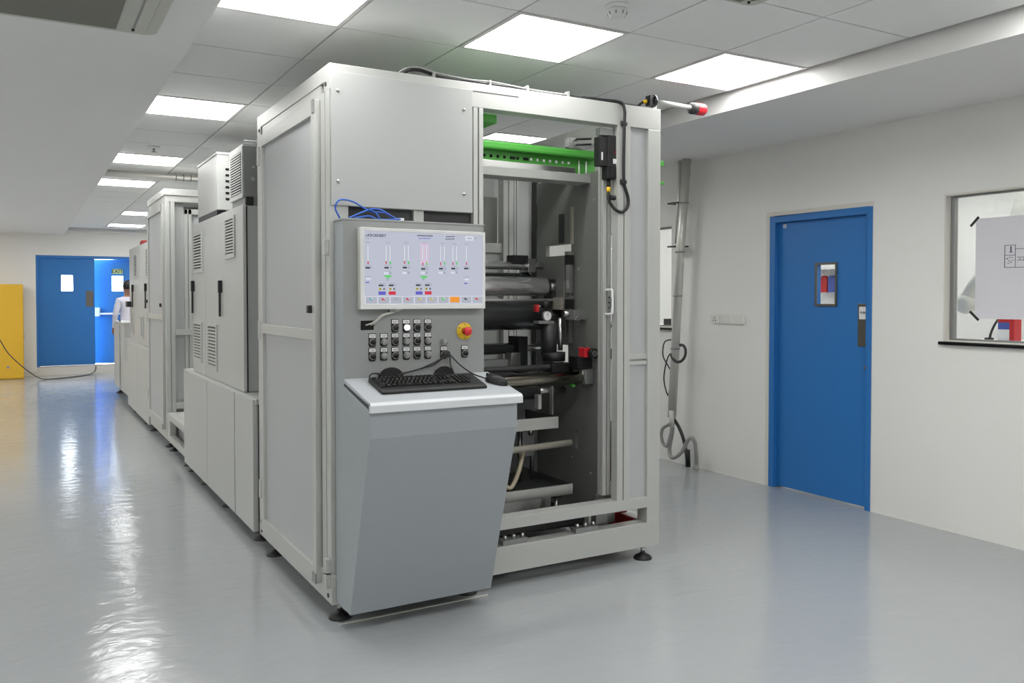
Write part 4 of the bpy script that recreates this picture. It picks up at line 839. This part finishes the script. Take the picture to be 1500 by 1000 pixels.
# ---- low base between cabinet and second frame
t = thing('base_frame', 'low open base frame between the cabinet and the second frame', 'frame', (1.6, 7.9, .05))
MB().grid('x', 1.165, 1.22, 7.345, 8.49, .07, .33, [(7.55, 8.35, .13, .27)]).build('side_rail', 'alu', t, .003, weld=True); B(1.22, 2.6, 7.345, 8.49, .30, .33).build('deck', 'paint', t); B(1.24, 1.25, 7.5, 8.4, .10, .30).build('inner_panel', 'aludark', t)
for y in (7.5, 8.3): foot(t, 1.20, y, .07)
# ---- second portal frame
pf = thing('portal_frame', 'second tall aluminium framed section further down the line', 'machine', (2.05, 9.1, 0))
PX, PY0, PY1, PZ = 1.165, 8.50, 9.70, 2.43
def pp_(mb, n, m, b=.002): return mb.build(n, m, pf, b)
for x in (PX, 2.87):
    for y in (PY0, PY1-.08): pp_(MB().prism(slotted(x, x+.08, y, y+.08, ['-y'] if y == PY0 else ['-x'], .010, .014), 'z', .20, 2.31), 'corner_post', 'alu', 0)
for y in (PY0, PY1-.08): pp_(B(PX, 2.95, y, y+.08, 2.31, 2.37), 'top_beam', 'alu'); pp_(B(PX, 2.95, y, y+.08, .07, .20), 'base_rail', 'alu')
for x in (PX, 2.87): pp_(B(x, x+.08, PY0+.08, PY1-.08, 2.31, 2.37), 'top_beam', 'alu'); pp_(B(x, x+.08, PY0+.08, PY1-.08, .07, .20), 'base_rail', 'alu')
pp_(B(PX-.012, 2.96, PY0-.012, PY1+.012, 2.37, PZ), 'top_cap', 'alu', .003)
side_door(pf, PX, PY0+.10, PY1-.03, .16, 2.30, 1.22)
pp_(MB().prism(slotted(1.335, 1.40, PY0+.02, PY0+.07, ['-y'], .008, .012), 'z', .30, 2.25), 'inner_post', 'alu', 0); pp_(B(1.335, 2.87, PY0+.02, PY0+.07, 2.20, 2.25), 'inner_rail', 'alu'); pp_(B(1.245, 1.335, PY0+.05, PY0+.06, .33, 2.31), 'infill_panel', 'panel', 0)
pp_(B(1.40, 2.87, PY0+.045, PY0+.055, .33, 2.20), 'infill_panel', 'doorpanel', 0)
for z in (1.32, 1.37): pp_(B(1.40, 2.87, PY0+.02, PY0+.045, z, z+.03), 'inner_rail', 'alu')
pp_(B(1.245, 2.87, PY0-.01, PY0+.02, 1.055, 1.11), 'grab_rail', 'alu'); pp_(B(1.245, 2.87, PY0+.0, PY0+.04, .36, .42), 'inner_rail', 'alu')
for x, y in ((1.20, 8.54), (1.20, 9.64), (2.9, 8.54)): foot(pf, x, y, .07)
# ---- second cabinet on its plinth
t = thing('machine_plinth', 'far low grey plinth beyond the second frame', 'plinth', (1.6, 10.7, .05))
for a, b in ((9.725, 10.72), (10.73, 11.80)): B(1.150, 1.18, a, b, .05, .85).build('panel', 'paint', t, .002)
B(1.165, 2.2, 9.73, 11.79, .10, .845).build('body', 'darkmetal', t); B(1.155, 2.2, 9.725, 11.80, .845, .862).build('cover', 'paint', t)
for y in (10.2, 11.3): foot(t, 1.21, y, .10)
t = thing('electrical_cabinet', 'far grey two-door electrical cabinet near the blue doors', 'cabinet', (1.6, 10.7, .862))
B(1.20, 2.1, 9.80, 11.72, .863, 2.01).build('body', 'panel', t)
a = B(1.175, 1.198, 9.80, 10.70, .863, 2.015).build('door', 'paint', t, .003); b = B(1.175, 1.198, 10.71, 11.72, .863, 2.015).build('door', 'paint', t, .003)
vent(b, 1.175, 10.85, 11.20, 1.64, 1.93, single=False); vent(a, 1.175, 9.85, 10.05, 1.62, 1.95, single=False); vent(b, 1.175, 11.25, 11.55, .95, 1.22, single=False); vent(a, 1.175, 10.28, 10.55, .94, 1.20, single=False)
lever(b, 1.175, 11.28, 1.29, 1.56); lever(a, 1.175, 10.02, 1.29, 1.56)
B(1.125, 1.175, 11.52, 11.72, 1.29, 1.36).build('isolator', 'black', b, .004); MB().lathe([(.018, -.02), (.018, 0)], (1.175, 9.92, 1.37), 'x', 12).build('lock', 'black', a)
t = thing('beacon', 'small dark red beacon on the far cabinet', 'beacon', (1.24, 10.75, 2.01))
MB().lathe([(.05, 0), (.05, .02)], (1.24, 10.75, 2.01), 'z', 20).build('base', 'black', t); MB().lathe([(.047, .02), (.045, .05), (.025, .068), (.001, .07)], (1.24, 10.75, 2.01), 'z', 20).build('dome', 'redpaint', t)
# ---- end cabinet
t = thing('end_cabinet', 'low grey machine end cabinet near the far doors', 'cabinet', (1.6, 13.1, 0))
B(1.19, 2.1, 12.6, 13.85, .10, 1.035).build('body', 'paint', t, .004); B(1.18, 2.11, 12.59, 13.86, 1.035, 1.062).build('top', 'paint', t, .003); B(1.17, 1.19, 13.12, 13.84, .12, 1.02).build('door', 'panel', t, .003)
B(1.195, 2.1, 11.81, 12.6, .10, .86).build('low_section', 'panel', t, .003); B(1.185, 1.195, 11.83, 12.58, .12, .56).build('door', 'paint', t, .002)
for y in (11.95, 13.7): foot(t, 1.23, y, .10)
MB().cyl((1.20, 13.3, 1.062), (1.20, 13.3, 1.09), .012, 8).build('knob', 'black', t)
